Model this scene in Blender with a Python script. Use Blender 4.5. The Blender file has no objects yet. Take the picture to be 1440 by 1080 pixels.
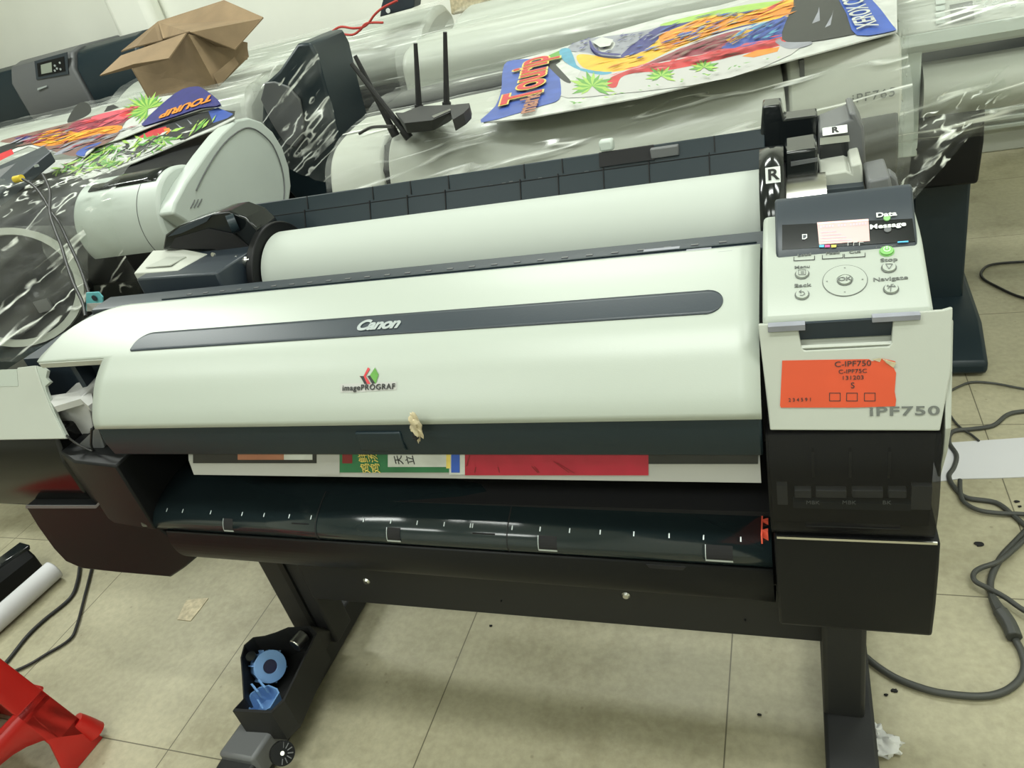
import bpy, bmesh, math, random
from mathutils import Vector, Matrix, noise
random.seed(7)
R=math.radians
SC=bpy.context.scene
COL=SC.collection
# ------------------------------------------------------------------ camera
F=1050.0; CX,CY=720.0,540.0; H=1.37
MW=[Vector((0.931873793638387,0.2856577267345501,-0.22363116036646147)),
    Vector((-0.032622515047855544,-0.547953280930982,-0.8358725820535835)),
    Vector((-0.3613128896703705,0.786223164930811,-0.501304429148821))]
EYE=Vector((0,0,H))
cam=bpy.data.cameras.new('camera'); co=bpy.data.objects.new('camera',cam); COL.objects.link(co)
cam.sensor_width=36; cam.lens=36*F/1440; cam.clip_start=.02; cam.clip_end=60
m=Matrix.Identity(4)
for r in range(3):
    m[r][0]=MW[0][r]; m[r][1]=-MW[1][r]; m[r][2]=-MW[2][r]; m[r][3]=EYE[r]
co.matrix_world=m; SC.camera=co
def ray(x,y): return MW[0]*((x-CX)/F)+MW[1]*((y-CY)/F)+MW[2]
def UZ(x,y,z): r=ray(x,y); return EYE+r*((z-H)/r.z)
def UY(x,y,Y): r=ray(x,y); return EYE+r*(Y/r.y)
def UX(x,y,X): r=ray(x,y); return EYE+r*(X/r.x)
class Plane:
    """plane of a real surface: origin, two in-plane directions"""
    def __init__(s,o,u,v):
        s.o=Vector(o); s.u=Vector(u).normalized(); s.n=s.u.cross(Vector(v)).normalized(); s.v=s.n.cross(s.u)
    def at(s,x,y,off=0.0):
        r=ray(x,y); t=(s.o-EYE).dot(s.n)/r.dot(s.n); return EYE+r*t+s.n*off
# ------------------------------------------------------------------ materials
def nodes(name):
    m=bpy.data.materials.new(name); m.use_nodes=True
    nt=m.node_tree; b=nt.nodes['Principled BSDF']; return m,nt,b
def mat(name,col,rough=.45,metal=0,bump=0,bscale=300,var=0,vscale=6,emit=0,coat=0,trans=0,spec=None,stretch=None):
    m,nt,b=nodes(name); N=nt.nodes; L=nt.links
    b.inputs['Base Color'].default_value=(*col,1); b.inputs['Roughness'].default_value=rough; b.inputs['Metallic'].default_value=metal
    if coat: b.inputs['Coat Weight'].default_value=coat; b.inputs['Coat Roughness'].default_value=.12
    if spec is not None: b.inputs['Specular IOR Level'].default_value=spec
    if trans: b.inputs['Transmission Weight'].default_value=trans
    tc=None
    def coord():
        t=N.new('ShaderNodeTexCoord'); mp=N.new('ShaderNodeMapping'); L.new(t.outputs['Object'],mp.inputs[0])
        if stretch: mp.inputs['Scale'].default_value=stretch
        return mp.outputs[0]
    if bump or var:
        tc=coord()
    if bump:
        n=N.new('ShaderNodeTexNoise'); n.inputs['Scale'].default_value=bscale; n.inputs['Detail'].default_value=3; L.new(tc,n.inputs['Vector'])
        bp=N.new('ShaderNodeBump'); bp.inputs['Strength'].default_value=bump; bp.inputs['Distance'].default_value=.002
        L.new(n.outputs['Fac'],bp.inputs['Height']); L.new(bp.outputs[0],b.inputs['Normal'])
    if var:
        n=N.new('ShaderNodeTexNoise'); n.inputs['Scale'].default_value=vscale; n.inputs['Detail'].default_value=5; L.new(tc,n.inputs['Vector'])
        r=N.new('ShaderNodeValToRGB'); c=r.color_ramp
        c.elements[0].position=.35; c.elements[1].position=.7
        c.elements[0].color=(*[v*(1-var) for v in col],1); c.elements[1].color=(*[min(1,v*(1+var)) for v in col],1)
        L.new(n.outputs['Fac'],r.inputs[0]); L.new(r.outputs[0],b.inputs['Base Color'])
    if emit:
        b.inputs['Emission Color'].default_value=(*col,1); b.inputs['Emission Strength'].default_value=emit
    return m
def film(name,scale=(1,1,1),rot=(0,0,0),base=.06,haze=.2,crease_glint=.6,sc=60,tint=(.80,.83,.78),thr=.05,gate=(.48,.62)):
    """stretch film: clear, with milky patches and fine pulled creases, lamp glints on them painted as white streaks"""
    m=bpy.data.materials.new(name); m.use_nodes=True; nt=m.node_tree; N=nt.nodes; L=nt.links; N.clear()
    out=N.new('ShaderNodeOutputMaterial'); mix=N.new('ShaderNodeMixShader'); tr=N.new('ShaderNodeBsdfTransparent')
    tr.inputs[0].default_value=(.96,.97,.96,1)
    pb=N.new('ShaderNodeBsdfPrincipled'); pb.inputs['Base Color'].default_value=(*tint,1); pb.inputs['Roughness'].default_value=.2
    pb.inputs['Specular IOR Level'].default_value=1.0
    t=N.new('ShaderNodeTexCoord'); mr=N.new('ShaderNodeMapping'); mr.inputs['Rotation'].default_value=rot; L.new(t.outputs['Object'],mr.inputs[0])
    mp=N.new('ShaderNodeMapping'); mp.inputs['Scale'].default_value=scale; L.new(mr.outputs[0],mp.inputs[0])
    def nz(vec,s_,d,dist=0):
        n=N.new('ShaderNodeTexNoise'); n.inputs['Scale'].default_value=s_; n.inputs['Detail'].default_value=d; n.inputs['Distortion'].default_value=dist; L.new(vec,n.inputs['Vector']); return n.outputs['Fac']
    def mrange(v,a,b_,c,d):
        r=N.new('ShaderNodeMapRange'); r.clamp=True
        for k,x in zip(('From Min','From Max','To Min','To Max'),(a,b_,c,d)): r.inputs[k].default_value=x
        L.new(v,r.inputs['Value']); return r.outputs[0]
    def math_(op,a,b_):
        n=N.new('ShaderNodeMath'); n.operation=op
        for k,x in enumerate((a,b_)):
            if isinstance(x,(int,float)): n.inputs[k].default_value=x
            else: L.new(x,n.inputs[k])
        return n.outputs[0]
    n1=nz(mp.outputs[0],sc,.6,0); n2=nz(mr.outputs[0],5,3); n3=nz(mp.outputs[0],sc*.22,2); n4=nz(mp.outputs[0],sc*.55,1)
    ridge=mrange(math_('ABSOLUTE',math_('SUBTRACT',n1,.5),0),0,thr,1,0)
    patch=mrange(n2,*gate,0,1); brk=mrange(n4,.52,.58,.0,1)
    op=math_('MULTIPLY',math_('MULTIPLY',ridge,patch),math_('MULTIPLY',brk,crease_glint))  # opaque white streaks: crease whitening and painted-in lamp glints
    hz=mrange(n3,.40,.70,base,base+haze)
    al=math_('ADD',op,hz)
    bp=N.new('ShaderNodeBump'); bp.inputs['Strength'].default_value=1; bp.inputs['Distance'].default_value=.006; L.new(n1,bp.inputs['Height'])
    L.new(bp.outputs[0],pb.inputs['Normal'])
    L.new(al,mix.inputs[0]); L.new(tr.outputs[0],mix.inputs[1]); L.new(pb.outputs[0],mix.inputs[2]); L.new(mix.outputs[0],out.inputs[0])
    return m
M={}
M['white']=mat('white_plastic',(.375,.41,.365),.38,bump=.04,bscale=500)
M['white2']=mat('white_plastic_side',(.39,.41,.365),.42,bump=.04,bscale=500)
M['beige']=mat('beige_plastic',(.42,.435,.385),.5,var=.05,vscale=3)
M['grey']=mat('grey_plastic',(.46,.51,.47),.45,var=.04,vscale=4)
M['midgrey']=mat('mid_grey_plastic',(.11,.114,.118),.45)
M['slate']=mat('slate_plastic',(.023,.032,.042),.4,bump=.05)
M['slate2']=mat('slate_panel_plastic',(.012,.022,.028),.38,bump=.05,spec=.3)
M['black']=mat('black_plastic',(.0065,.007,.0075),.45,bump=.12,bscale=900,spec=.2)
M['gloss']=mat('gloss_black_plastic',(.008,.010,.011),.12)
M['rim']=mat('satin_black_rim',(.011,.018,.020),.13)
M['matte']=mat('matte_black_metal',(.010,.0105,.011),.6,bump=.1,bscale=700)
M['dark']=mat('dark_interior',(.004,.004,.005),.8)
M['navy']=mat('dark_navy_interior',(.010,.018,.028),.5)
M['paper']=mat('paper_white',(.40,.435,.395),.6)
M['sheet']=mat('sheet_white',(.42,.42,.40),.7)
M['chrome']=mat('brushed_metal',(.62,.62,.58),.28,metal=1)
M['card']=mat('cardboard_brown',(.23,.16,.09),.85,var=.12,vscale=9,bump=.2,bscale=120)
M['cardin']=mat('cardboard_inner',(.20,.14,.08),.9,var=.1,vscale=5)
M['red']=mat('red_stool_plastic',(.44,.012,.009),.33,var=.08,vscale=5)
M['blue']=mat('blue_adapter_plastic',(.17,.33,.62),.35)
M['bluedark']=mat('navy_bore',(.01,.012,.05),.5)
M['cable']=mat('grey_cable_rubber',(.045,.047,.042),.5)
M['cableb']=mat('black_cable_rubber',(.012,.012,.012),.45)
M['cabler']=mat('red_cable_rubber',(.42,.04,.03),.5)
M['yellow']=mat('yellow_plug',(.65,.48,.04),.4)
M['teal']=mat('teal_tag',(.12,.42,.46),.5)
M['orange']=mat('orange_sticker',(.55,.065,.018),.5,var=.04,vscale=20)
M['ink']=mat('printed_black_ink',(.02,.02,.02),.6)
M['inkgrey']=mat('printed_grey_ink',(.12,.13,.12),.6)
M['silver']=mat('silver_lettering',(.40,.44,.44),.35,metal=.3)
M['whiteink']=mat('white_lettering',(.75,.78,.76),.5)
M['screen']=mat('pink_lcd_glow',(.62,.36,.35),.3,emit=.15)
M['screen2']=mat('pink_lcd_pattern',(.88,.36,.42),.3,emit=.25)
M['screen3']=mat('cream_lcd_pattern',(.98,.85,.60),.3,emit=.4)
M['lcd']=mat('grey_lcd',(.25,.28,.23),.25)
M['lcd2']=mat('dark_grey_lcd',(.10,.105,.095),.3)
M['green']=mat('green_led',(.20,.45,.14),.4,emit=.03)
M['cyan']=mat('cyan_mark',(.05,.40,.70),.4)
M['magenta']=mat('magenta_mark',(.70,.05,.25),.4)
M['yel']=mat('yellow_mark',(.80,.62,.05),.4)
M['redmark']=mat('red_mark',(.85,.12,.07),.4)
M['tape']=mat('old_tape',(.52,.45,.30),.6,var=.25,vscale=60)
M['tissue']=mat('white_tissue',(.62,.62,.60),.8,var=.1,vscale=40)
M['printed']=mat('printed_paper_shaded',(.33,.33,.31),.6)  # paper white darkened to paint in the shade under the lip
M['lav']=mat('bright_paper',(.60,.60,.62),.7)
M['smoke']=mat('smoked_plastic',(.006,.006,.006),.18,spec=.35)
def glassy(name,tint,f):
    m=bpy.data.materials.new(name); m.use_nodes=True; nt=m.node_tree; N=nt.nodes; L=nt.links; N.clear()
    out=N.new('ShaderNodeOutputMaterial'); mix=N.new('ShaderNodeMixShader'); tr=N.new('ShaderNodeBsdfTransparent'); tr.inputs[0].default_value=(*tint,1)
    pb=N.new('ShaderNodeBsdfPrincipled'); pb.inputs['Base Color'].default_value=(.02,.02,.021,1); pb.inputs['Roughness'].default_value=.2
    mix.inputs[0].default_value=f
    L.new(tr.outputs[0],mix.inputs[1]); L.new(pb.outputs[0],mix.inputs[2]); L.new(mix.outputs[0],out.inputs[0]); return m
M['smokeglass']=glassy('smoked_clear_plastic',(.5,.5,.5),.30)
M['inkbox']=mat('cloudy_ink_box',(.50,.50,.49),.3,var=.12,vscale=20)
M['film']=film('stretch_film',(.045,1,1),sc=42,base=.04,haze=.20,crease_glint=1.0,rot=(0,R(9),0),thr=.07,gate=(.36,.50))
M['film2']=film('stretch_film_tight',(.03,1,1),sc=36,base=.02,haze=.18,crease_glint=.8,thr=.07,gate=(.40,.55))
M['film3']=film('stretch_film_crumpled',(.05,1,1),rot=(0,R(30),R(0)),sc=44,base=.02,haze=.13,crease_glint=1.0,thr=.08,gate=(.32,.46))
M['filmd']=film('stretch_film_dense',(.04,1,1),sc=34,base=.10,haze=.28,crease_glint=.8,thr=.07,gate=(.40,.55))
# parrot print colours
for k,c in dict(pblue=(.045,.10,.42),pnavy=(.03,.03,.20),pred=(.62,.03,.04),porange=(.80,.27,.02),pyellow=(.86,.50,.03),pteal=(.08,.33,.48),pgrey=(.30,.31,.36),pwhite=(.60,.62,.58),pgreen=(.12,.36,.05),plime=(.36,.58,.10),pblack=(.015,.017,.018),pmaroon=(.30,.04,.07),pbrown=(.22,.12,.10),ppink=(.70,.10,.14),pxblue=(.03,.10,.48),pgold=(.80,.62,.15),pgreen2=(.02,.16,.06),prd2=(.20,.010,.014),prd3=(.40,.012,.035),psalmon=(.40,.16,.09)).items():
    M[k]=mat('print_'+k[1:],tuple(v*.78 for v in c),.42,var=.12,vscale=25)
def floor_mat():
    m,nt,b=nodes('vinyl_tile_floor'); N=nt.nodes; L=nt.links
    t=N.new('ShaderNodeTexCoord'); 
    def noise_(s,d=6,rough=.6):
        n=N.new('ShaderNodeTexNoise'); n.inputs['Scale'].default_value=s; n.inputs['Detail'].default_value=d; n.inputs['Roughness'].default_value=rough; L.new(t.outputs['Object'],n.inputs['Vector']); return n
    def ramp(a,ca,b_,cb):
        r=N.new('ShaderNodeValToRGB'); r.color_ramp.elements[0].position=a; r.color_ramp.elements[1].position=b_
        r.color_ramp.elements[0].color=(*ca,1); r.color_ramp.elements[1].color=(*cb,1); return r
    n1=noise_(2.2); r1=ramp(.32,(.335,.31,.205),.70,(.46,.425,.295)); L.new(n1.outputs['Fac'],r1.inputs[0])
    n2=noise_(60,4); r2=ramp(.35,(.78,.78,.78),.65,(1.06,1.06,1.05)); L.new(n2.outputs['Fac'],r2.inputs[0])
    mx=N.new('ShaderNodeMix'); mx.data_type='RGBA'; mx.blend_type='MULTIPLY'; mx.inputs[0].default_value=.55
    L.new(r1.outputs[0],mx.inputs[6]); L.new(r2.outputs[0],mx.inputs[7])
    n3=noise_(3.2,9,.72); r3=ramp(.50,(1,1,1),.74,(.50,.47,.40)); L.new(n3.outputs['Fac'],r3.inputs[0])
    mx2=N.new('ShaderNodeMix'); mx2.data_type='RGBA'; mx2.blend_type='MULTIPLY'; mx2.inputs[0].default_value=.7
    L.new(mx.outputs[2],mx2.inputs[6]); L.new(r3.outputs[0],mx2.inputs[7])
    # small specks
    v=N.new('ShaderNodeTexVoronoi'); v.inputs['Scale'].default_value=16; L.new(t.outputs['Object'],v.inputs['Vector'])
    rs=ramp(.035,(.35,.33,.28),.07,(1,1,1)); L.new(v.outputs['Distance'],rs.inputs[0])
    mx4=N.new('ShaderNodeMix'); mx4.data_type='RGBA'; mx4.blend_type='MULTIPLY'; mx4.inputs[0].default_value=.35
    L.new(mx2.outputs[2],mx4.inputs[6]); L.new(rs.outputs[0],mx4.inputs[7])
    # joints every 0.61 m
    sx=N.new('ShaderNodeSeparateXYZ'); L.new(t.outputs['Object'],sx.inputs[0])
    def joint(o,off,period):
        a=N.new('ShaderNodeMath'); a.operation='ADD'; a.inputs[1].default_value=off; L.new(sx.outputs[o],a.inputs[0])
        p=N.new('ShaderNodeMath'); p.operation='PINGPONG'; p.inputs[1].default_value=period/2; L.new(a.outputs[0],p.inputs[0])
        c=N.new('ShaderNodeMath'); c.operation='LESS_THAN'; c.inputs[1].default_value=.0014; L.new(p.outputs[0],c.inputs[0]); return c
    jx=joint('X',.207+6.0,.605); jy=joint('Y',-.655+6.05,.605)
    mm=N.new('ShaderNodeMath'); mm.operation='MAXIMUM'; L.new(jx.outputs[0],mm.inputs[0]); L.new(jy.outputs[0],mm.inputs[1])
    mx3=N.new('ShaderNodeMix'); mx3.data_type='RGBA'; L.new(mm.outputs[0],mx3.inputs[0]); L.new(mx4.outputs[2],mx3.inputs[6]); mx3.inputs[7].default_value=(.12,.108,.068,1)
    L.new(mx3.outputs[2],b.inputs['Base Color']); 
    rr=N.new('ShaderNodeMapRange'); rr.inputs['To Min'].default_value=.35; rr.inputs['To Max'].default_value=.6; L.new(n1.outputs['Fac'],rr.inputs['Value']); L.new(rr.outputs[0],b.inputs['Roughness'])
    return m
M['floor']=floor_mat()
M['wall']=mat('painted_wall',(.84,.85,.77),.8,var=.03,vscale=2,bump=.05,bscale=80)
M['ceil']=mat('painted_ceiling',(.72,.74,.66),.85)
# ------------------------------------------------------------------ mesh helpers
class MB:
    def __init__(s): s.v=[]; s.f=[]; s.m=[]; s.mi=[]; s.cur=0
    def use(s,k):
        if k not in s.m: s.m.append(k)
        s.cur=s.m.index(k); return s
    def add(s,vs,fs):
        b=len(s.v); s.v+= [Vector(v) for v in vs]
        for f in fs: s.f.append([b+i for i in f]); s.mi.append(s.cur)
        return s
    def box(s,x0,x1,y0,y1,z0,z1,mtx=None):
        vs=[Vector((x,y,z)) for x in(x0,x1) for y in (y0,y1) for z in (z0,z1)]
        if mtx: vs=[mtx@v for v in vs]
        return s.add(vs,[(0,1,3,2),(4,6,7,5),(0,4,5,1),(2,3,7,6),(0,2,6,4),(1,5,7,3)])
    def prism(s,poly,a,b,axis='x',mtx=None):
        """polygon in the plane across axis, extruded from a to b. axis x: (y,z); y: (x,z); z: (x,y)"""
        def mk(p,t):
            return {'x':Vector((t,p[0],p[1])),'y':Vector((p[0],t,p[1])),'z':Vector((p[0],p[1],t))}[axis]
        n=len(poly); vs=[mk(p,a) for p in poly]+[mk(p,b) for p in poly]
        if mtx: vs=[mtx@v for v in vs]
        fs=[list(range(n))[::-1],list(range(n,2*n))]+[(i,(i+1)%n,n+(i+1)%n,n+i) for i in range(n)]
        return s.add(vs,fs)
    def hull3(s,bottom,top):
        """two matching 3-D rings joined into a solid"""
        n=len(bottom)
        return s.add(list(bottom)+list(top),[list(range(n))[::-1],list(range(n,2*n))]+[(i,(i+1)%n,n+(i+1)%n,n+i) for i in range(n)])
    def slab(s,pts,thick):
        """outline of 3-D points, given thickness along its normal (towards -n)"""
        pts=[Vector(p) for p in pts]; n=Vector((0,0,0))
        for i in range(len(pts)): n+= pts[i].cross(pts[(i+1)%len(pts)])
        n.normalize()
        if n.dot(EYE-pts[0])<0: n=-n
        return s.hull3([p-n*thick for p in pts],pts)
    def cyl(s,p0,p1,r0,r1=None,n=28,caps=True):
        r1=r0 if r1 is None else r1; p0=Vector(p0); p1=Vector(p1); d=(p1-p0).normalized()
        u=d.orthogonal().normalized(); w=d.cross(u)
        vs=[p0+(u*math.cos(2*math.pi*i/n)+w*math.sin(2*math.pi*i/n))*r0 for i in range(n)]+[p1+(u*math.cos(2*math.pi*i/n)+w*math.sin(2*math.pi*i/n))*r1 for i in range(n)]
        fs=[(i,(i+1)%n,n+(i+1)%n,n+i) for i in range(n)]
        if caps: fs+= [list(range(n))[::-1],list(range(n,2*n))]
        return s.add(vs,fs)
    def ring(s,c,axis,r0,r1,t,n=48):
        """flat annulus with thickness t"""
        c=Vector(c); d=Vector(axis).normalized(); u=d.orthogonal().normalized(); w=d.cross(u)
        vs=[]
        for rr,o in((r0,0),(r1,0),(r1,t),(r0,t)):
            vs+= [c+d*o+(u*math.cos(2*math.pi*i/n)+w*math.sin(2*math.pi*i/n))*rr for i in range(n)]
        fs=[]
        for k in range(4):
            k2=(k+1)%4
            fs+= [(k*n+i,k*n+(i+1)%n,k2*n+(i+1)%n,k2*n+i) for i in range(n)]
        return s.add(vs,fs)
    def tube(s,pts,r,n=10,smooth=4):
        pts=[Vector(p) for p in pts]
        if smooth>1 and len(pts)>2: pts=catmull(pts,smooth)
        u=None; rings=[]
        for i,p in enumerate(pts):
            d=(pts[min(i+1,len(pts)-1)]-pts[max(i-1,0)]).normalized()
            if u is None: u=d.orthogonal().normalized()
            u=(u-d*u.dot(d)); u=u.normalized() if u.length>1e-6 else d.orthogonal().normalized()
            w=d.cross(u); rr=r(i/(len(pts)-1)) if callable(r) else r
            rings.append([p+(u*math.cos(2*math.pi*k/n)+w*math.sin(2*math.pi*k/n))*rr for k in range(n)])
        vs=[v for q in rings for v in q]; fs=[]
        for i in range(len(rings)-1):
            fs+= [(i*n+k,i*n+(k+1)%n,(i+1)*n+(k+1)%n,(i+1)*n+k) for k in range(n)]
        fs+= [list(range(n))[::-1],[ (len(rings)-1)*n+k for k in range(n)]]
        return s.add(vs,fs)
    def grid(s,rows):
        nr=len(rows); nc=len(rows[0]); vs=[v for r in rows for v in r]
        return s.add(vs,[(i*nc+j,i*nc+j+1,(i+1)*nc+j+1,(i+1)*nc+j) for i in range(nr-1) for j in range(nc-1)])
    def poly(s,pts): return s.add(pts,[list(range(len(pts)))])
    def build(s,name,parent=None,mt=None,smooth=35,bevel=0,solid=0,seg=2,at=None,weld=False):
        me=bpy.data.meshes.new(name); 
        me.from_pydata([tuple(v) for v in s.v],[],s.f)
        keys=s.m or [mt]
        if mt and not s.m: keys=[mt]
        for k in keys: me.materials.append(M[k])
        for p,i in zip(me.polygons,s.mi): p.material_index=i
        bm=bmesh.new(); bm.from_mesh(me)
        if weld: bmesh.ops.remove_doubles(bm,verts=bm.verts,dist=1e-5)
        bmesh.ops.recalc_face_normals(bm,faces=bm.faces); bm.to_mesh(me); bm.free()
        me.validate()
        if smooth:
            me.shade_smooth(); me.set_sharp_from_angle(angle=R(smooth))
        o=bpy.data.objects.new(name,me); COL.objects.link(o)
        if solid:
            md=o.modifiers.new('solid','SOLIDIFY'); md.thickness=solid; md.offset=-1
        if bevel:
            md=o.modifiers.new('bevel','BEVEL'); md.width=bevel; md.segments=seg; md.limit_method='ANGLE'; md.angle_limit=R(40); md.harden_normals=False
        if parent is not None:
            o.parent=parent
            if parent.type=='EMPTY' and not parent.get('_local'): o.location=-parent.location
        if at is not None: o.location=at
        return o
def catmull(p,n):
    out=[]
    for i in range(len(p)-1):
        a=p[max(i-1,0)];b=p[i];c=p[i+1];d=p[min(i+2,len(p)-1)]
        for k in range(n):
            t=k/n
            out.append(((b*2)+(c-a)*t+(a*2-b*5+c*4-d)*t*t+(b*3-a-c*3+d)*t**3)*.5)
    out.append(p[-1]); return out
def cat2(p,n): return [(v.x,v.y) for v in catmull([Vector((a,b,0)) for a,b in p],n)]
def thing(name,label,cat,loc=(0,0,0),rz=0,group=None,local=False):
    o=bpy.data.objects.new(name,None); COL.objects.link(o); o.location=loc; o.rotation_euler=(0,0,rz); o.empty_display_size=.05
    o['label']=label; o['category']=cat
    if group: o['group']=group
    if local: o['_local']=1
    return o
def tag(o,label,cat,group=None,kind=None):
    o['label']=label; o['category']=cat
    if group: o['group']=group
    if kind: o['kind']=kind
    return o
def recentre(o):
    """put a one-mesh thing's origin at its base centre"""
    me=o.data; xs=[v.co for v in me.vertices]
    c=Vector((sum(v.x for v in xs)/len(xs),sum(v.y for v in xs)/len(xs),min(v.z for v in xs)))
    me.transform(Matrix.Translation(-c)); o.location=o.location+c; return o
def struct(o): o['kind']='structure'; return o
def text(name,s,org,right,up,size,mt,parent=None,shear=0,bold=0,spacing=1,depth=.0003,align='CENTER',sx=1):
    cu=bpy.data.curves.new(name,'FONT'); cu.body=s; cu.size=size; cu.align_x=align; cu.align_y='CENTER'
    cu.shear=shear; cu.offset=bold; cu.space_character=spacing; cu.extrude=depth
    tmp=bpy.data.objects.new(name,cu); COL.objects.link(tmp)
    bpy.context.view_layer.update()
    me=bpy.data.meshes.new_from_object(tmp.evaluated_get(bpy.context.evaluated_depsgraph_get()))
    bpy.data.objects.remove(tmp); bpy.data.curves.remove(cu)
    r=Vector(right).normalized(); u=Vector(up); u=(u-r*u.dot(r)).normalized(); n=r.cross(u)
    mx=Matrix(((r.x,u.x,n.x,org[0]),(r.y,u.y,n.y,org[1]),(r.z,u.z,n.z,org[2]),(0,0,0,1)))
    me.transform(mx@Matrix.Diagonal((sx,1,1,1))); me.materials.clear(); me.materials.append(M[mt])
    o=bpy.data.objects.new(name,me); COL.objects.link(o)
    if parent is not None:
        o.parent=parent
        if parent.type=='EMPTY' and not parent.get('_local'): o.location=-parent.location
    return o
def merge(objs,name):
    """several text meshes into one mesh object (all printing of one panel)"""
    base=objs[0]; bm=bmesh.new(); mats=[]
    for o in objs:
        me=o.data; b0=len(bm.faces); bm.from_mesh(me); bm.faces.ensure_lookup_table()
        k=me.materials[0]
        if k not in mats: mats.append(k)
        for f in bm.faces[b0:]: f.material_index=mats.index(k)
    me=bpy.data.meshes.new(name); bm.to_mesh(me); bm.free()
    for k in mats: me.materials.append(k)
    o=bpy.data.objects.new(name,me); COL.objects.link(o); o.parent=base.parent; o.location=base.location
    for q in objs: bpy.data.objects.remove(q)
    return o
X3=Vector((1,0,0)); Y3=Vector((0,1,0)); Z3=Vector((0,0,1))

# ------------------------------------------------------------------ the room
XL,XR,YF,YB,ZC=-6.2,2.6,-2.6,4.2,2.95
b=MB().box(XL,XR,YF,YB,-.1,0); struct(b.build('floor',mt='floor',smooth=0))
b=MB().box(XL,XR,YF,YB,ZC,ZC+.1); struct(b.build('ceiling',mt='ceil',smooth=0))
b=MB().box(XL,XR,YB,YB+.15,-.1,ZC+.1); struct(b.build('wall_back',mt='wall',smooth=0))
b=MB().box(XL-.15,XL,YF,YB,-.1,ZC+.1); struct(b.build('wall_left',mt='wall',smooth=0))
b=MB().box(XR,XR+.15,YF,YB,-.1,ZC+.1); struct(b.build('wall_right',mt='wall',smooth=0))
b=MB().box(XL,XR,YF-.15,YF,-.1,ZC+.1); struct(b.build('wall_front',mt='wall',smooth=0))
# rounded pilaster on the back wall and the return beside it
b=MB().box(-3.83,-3.52,YB-.14,YB,0,ZC); struct(b.build('trim_1',mt='wall',bevel=.05,seg=4))
b=MB().box(-2.02,-1.90,YB-.05,YB,0,ZC); struct(b.build('trim_2',mt='wall',bevel=.01))

# ------------------------------------------------------------------ the main plotter
PR=thing('large_format_printer','white and black wide plotter on a stand with a dark stripe across its front cover','printer',(-.55,.95,0))
# top cover
CP=cat2([(.752,.829),(.758,.846),(.772,.866),(.795,.892),(.816,.908),(.835,.919),(.87,.931),(.91,.942),(.94,.949),(.975,.955)],5)
acc=[0]
for i in range(1,len(CP)): acc.append(acc[-1]+math.dist(CP[i],CP[i-1]))
def cpt(s,off=0):
    s=max(0,min(acc[-1],s))
    for i in range(1,len(CP)):
        if acc[i]>=s:
            t=(s-acc[i-1])/(acc[i]-acc[i-1]); a,b_=CP[i-1],CP[i]
            ty,tz=b_[0]-a[0],b_[1]-a[1]; l=math.hypot(ty,tz); ny,nz=-tz/l,ty/l
            return (a[0]+ty*t+ny*off, a[1]+tz*t+nz*off)
def chit(x,y,off=.0):
    """where the sight line through a point of the photo meets the cover"""
    r=ray(x,y)
    for i in range(1,len(CP)):
        a,b_=CP[i-1],CP[i]
        n=Vector((0,-(b_[1]-a[1]),b_[0]-a[0])); t=(Vector((0,a[0],a[1]))-EYE).dot(n)/r.dot(n); p=EYE+r*t
        if min(a[0],b_[0])-1e-4<=p.y<=max(a[0],b_[0])+1e-4: return p+n.normalized()*off, n.normalized(), Vector((0,b_[0]-a[0],b_[1]-a[1])).normalized(), acc[i-1]+math.hypot(p.y-a[0],p.z-a[1])
    return None
s_ledge=chit(145,503)[3]; S=acc[-1]
b=MB()
cols=[-1.285+.011*i for i in range(16)]+[-1.12]; NS=36
rows=[]
for x in cols:
    t=max(0,min(1,(x+1.285)/.125)); send=S if x>-1.1201 else s_ledge+(S-s_ledge)*(.10+.90*math.sqrt(1-(1-t)**2))
    rows.append([Vector((x,*cpt(s_ledge+(send-s_ledge)*j/NS))) for j in range(NS+1)])
b.grid(rows)
rows=[]
SM=[s_ledge*j/14 for j in range(14)]+[s_ledge+(S-s_ledge)*j/NS for j in range(NS+1)]
for x in [-1.12]+[-1.1+i*(1.055/40) for i in range(41)]:
    rows.append([Vector((x,*cpt(q_))) for q_ in SM])
b.grid(rows)
cover=b.build('top_cover',PR,'white',smooth=50,solid=.006,weld=True)
# front lip of the ledge: small return
b=MB()
y0,z0=cpt(s_ledge); b.prism([(y0-.001,z0-.004),(y0+.006,z0-.001),(y0+.008,z0-.012),(y0+.001,z0-.014)],-1.282,-1.12)
b.build('ledge_edge',cover,'white2')
# dark stripe
sb=chit(600,465+5)[3]; 
hb=chit(190,493); ht=chit(200,472); rb=chit(1005,437); rt=chit(1000,411)
s0=(hb[3]+rb[3])/2-.0035; s1=(ht[3]+rt[3])/2+.0045; xl=-1.068; xr=-.088
rows=[]; rad=(s1-s0)/2
n=90
for i in range(n+1):
    u_=i/n; x=xl+(xr-xl)*(.06*(u_/.3)**1.6 if u_<.3 else (1-.04*((1-u_)/.3)**1.8 if u_>.7 else .06+(.90)*(u_-.3)/.4))
    lo,hi=s0,s1
    dl=x-xl; dr=xr-x
    if dl<rad*1.5: hi=s0+(s1-s0)*(.35+.65*math.sqrt(max(0,1-(1-dl/(rad*1.5))**2)))
    if dl<rad*.25: lo=s0+(s1-s0)*.12*(1-dl/(rad*.25))**2
    if dr<rad: 
        k=math.sqrt(max(0,1-(1-dr/rad)**2)); lo=(s0+s1)/2-rad*k-.0003; hi=(s0+s1)/2+rad*k+.0003
    rows.append([Vector((x,*cpt(lo+(hi-lo)*j/8,.0012))) for j in range(9)])
b=MB().grid(rows); stripe=b.build('stripe_panel',cover,'slate',smooth=60,solid=.001)
h=chit(532,458,.0022); text('brand_lettering','Canon',h[0],X3,h[2],.0285,'silver',stripe,shear=.25,bold=.0012,spacing=.95,sx=1.0)
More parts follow.
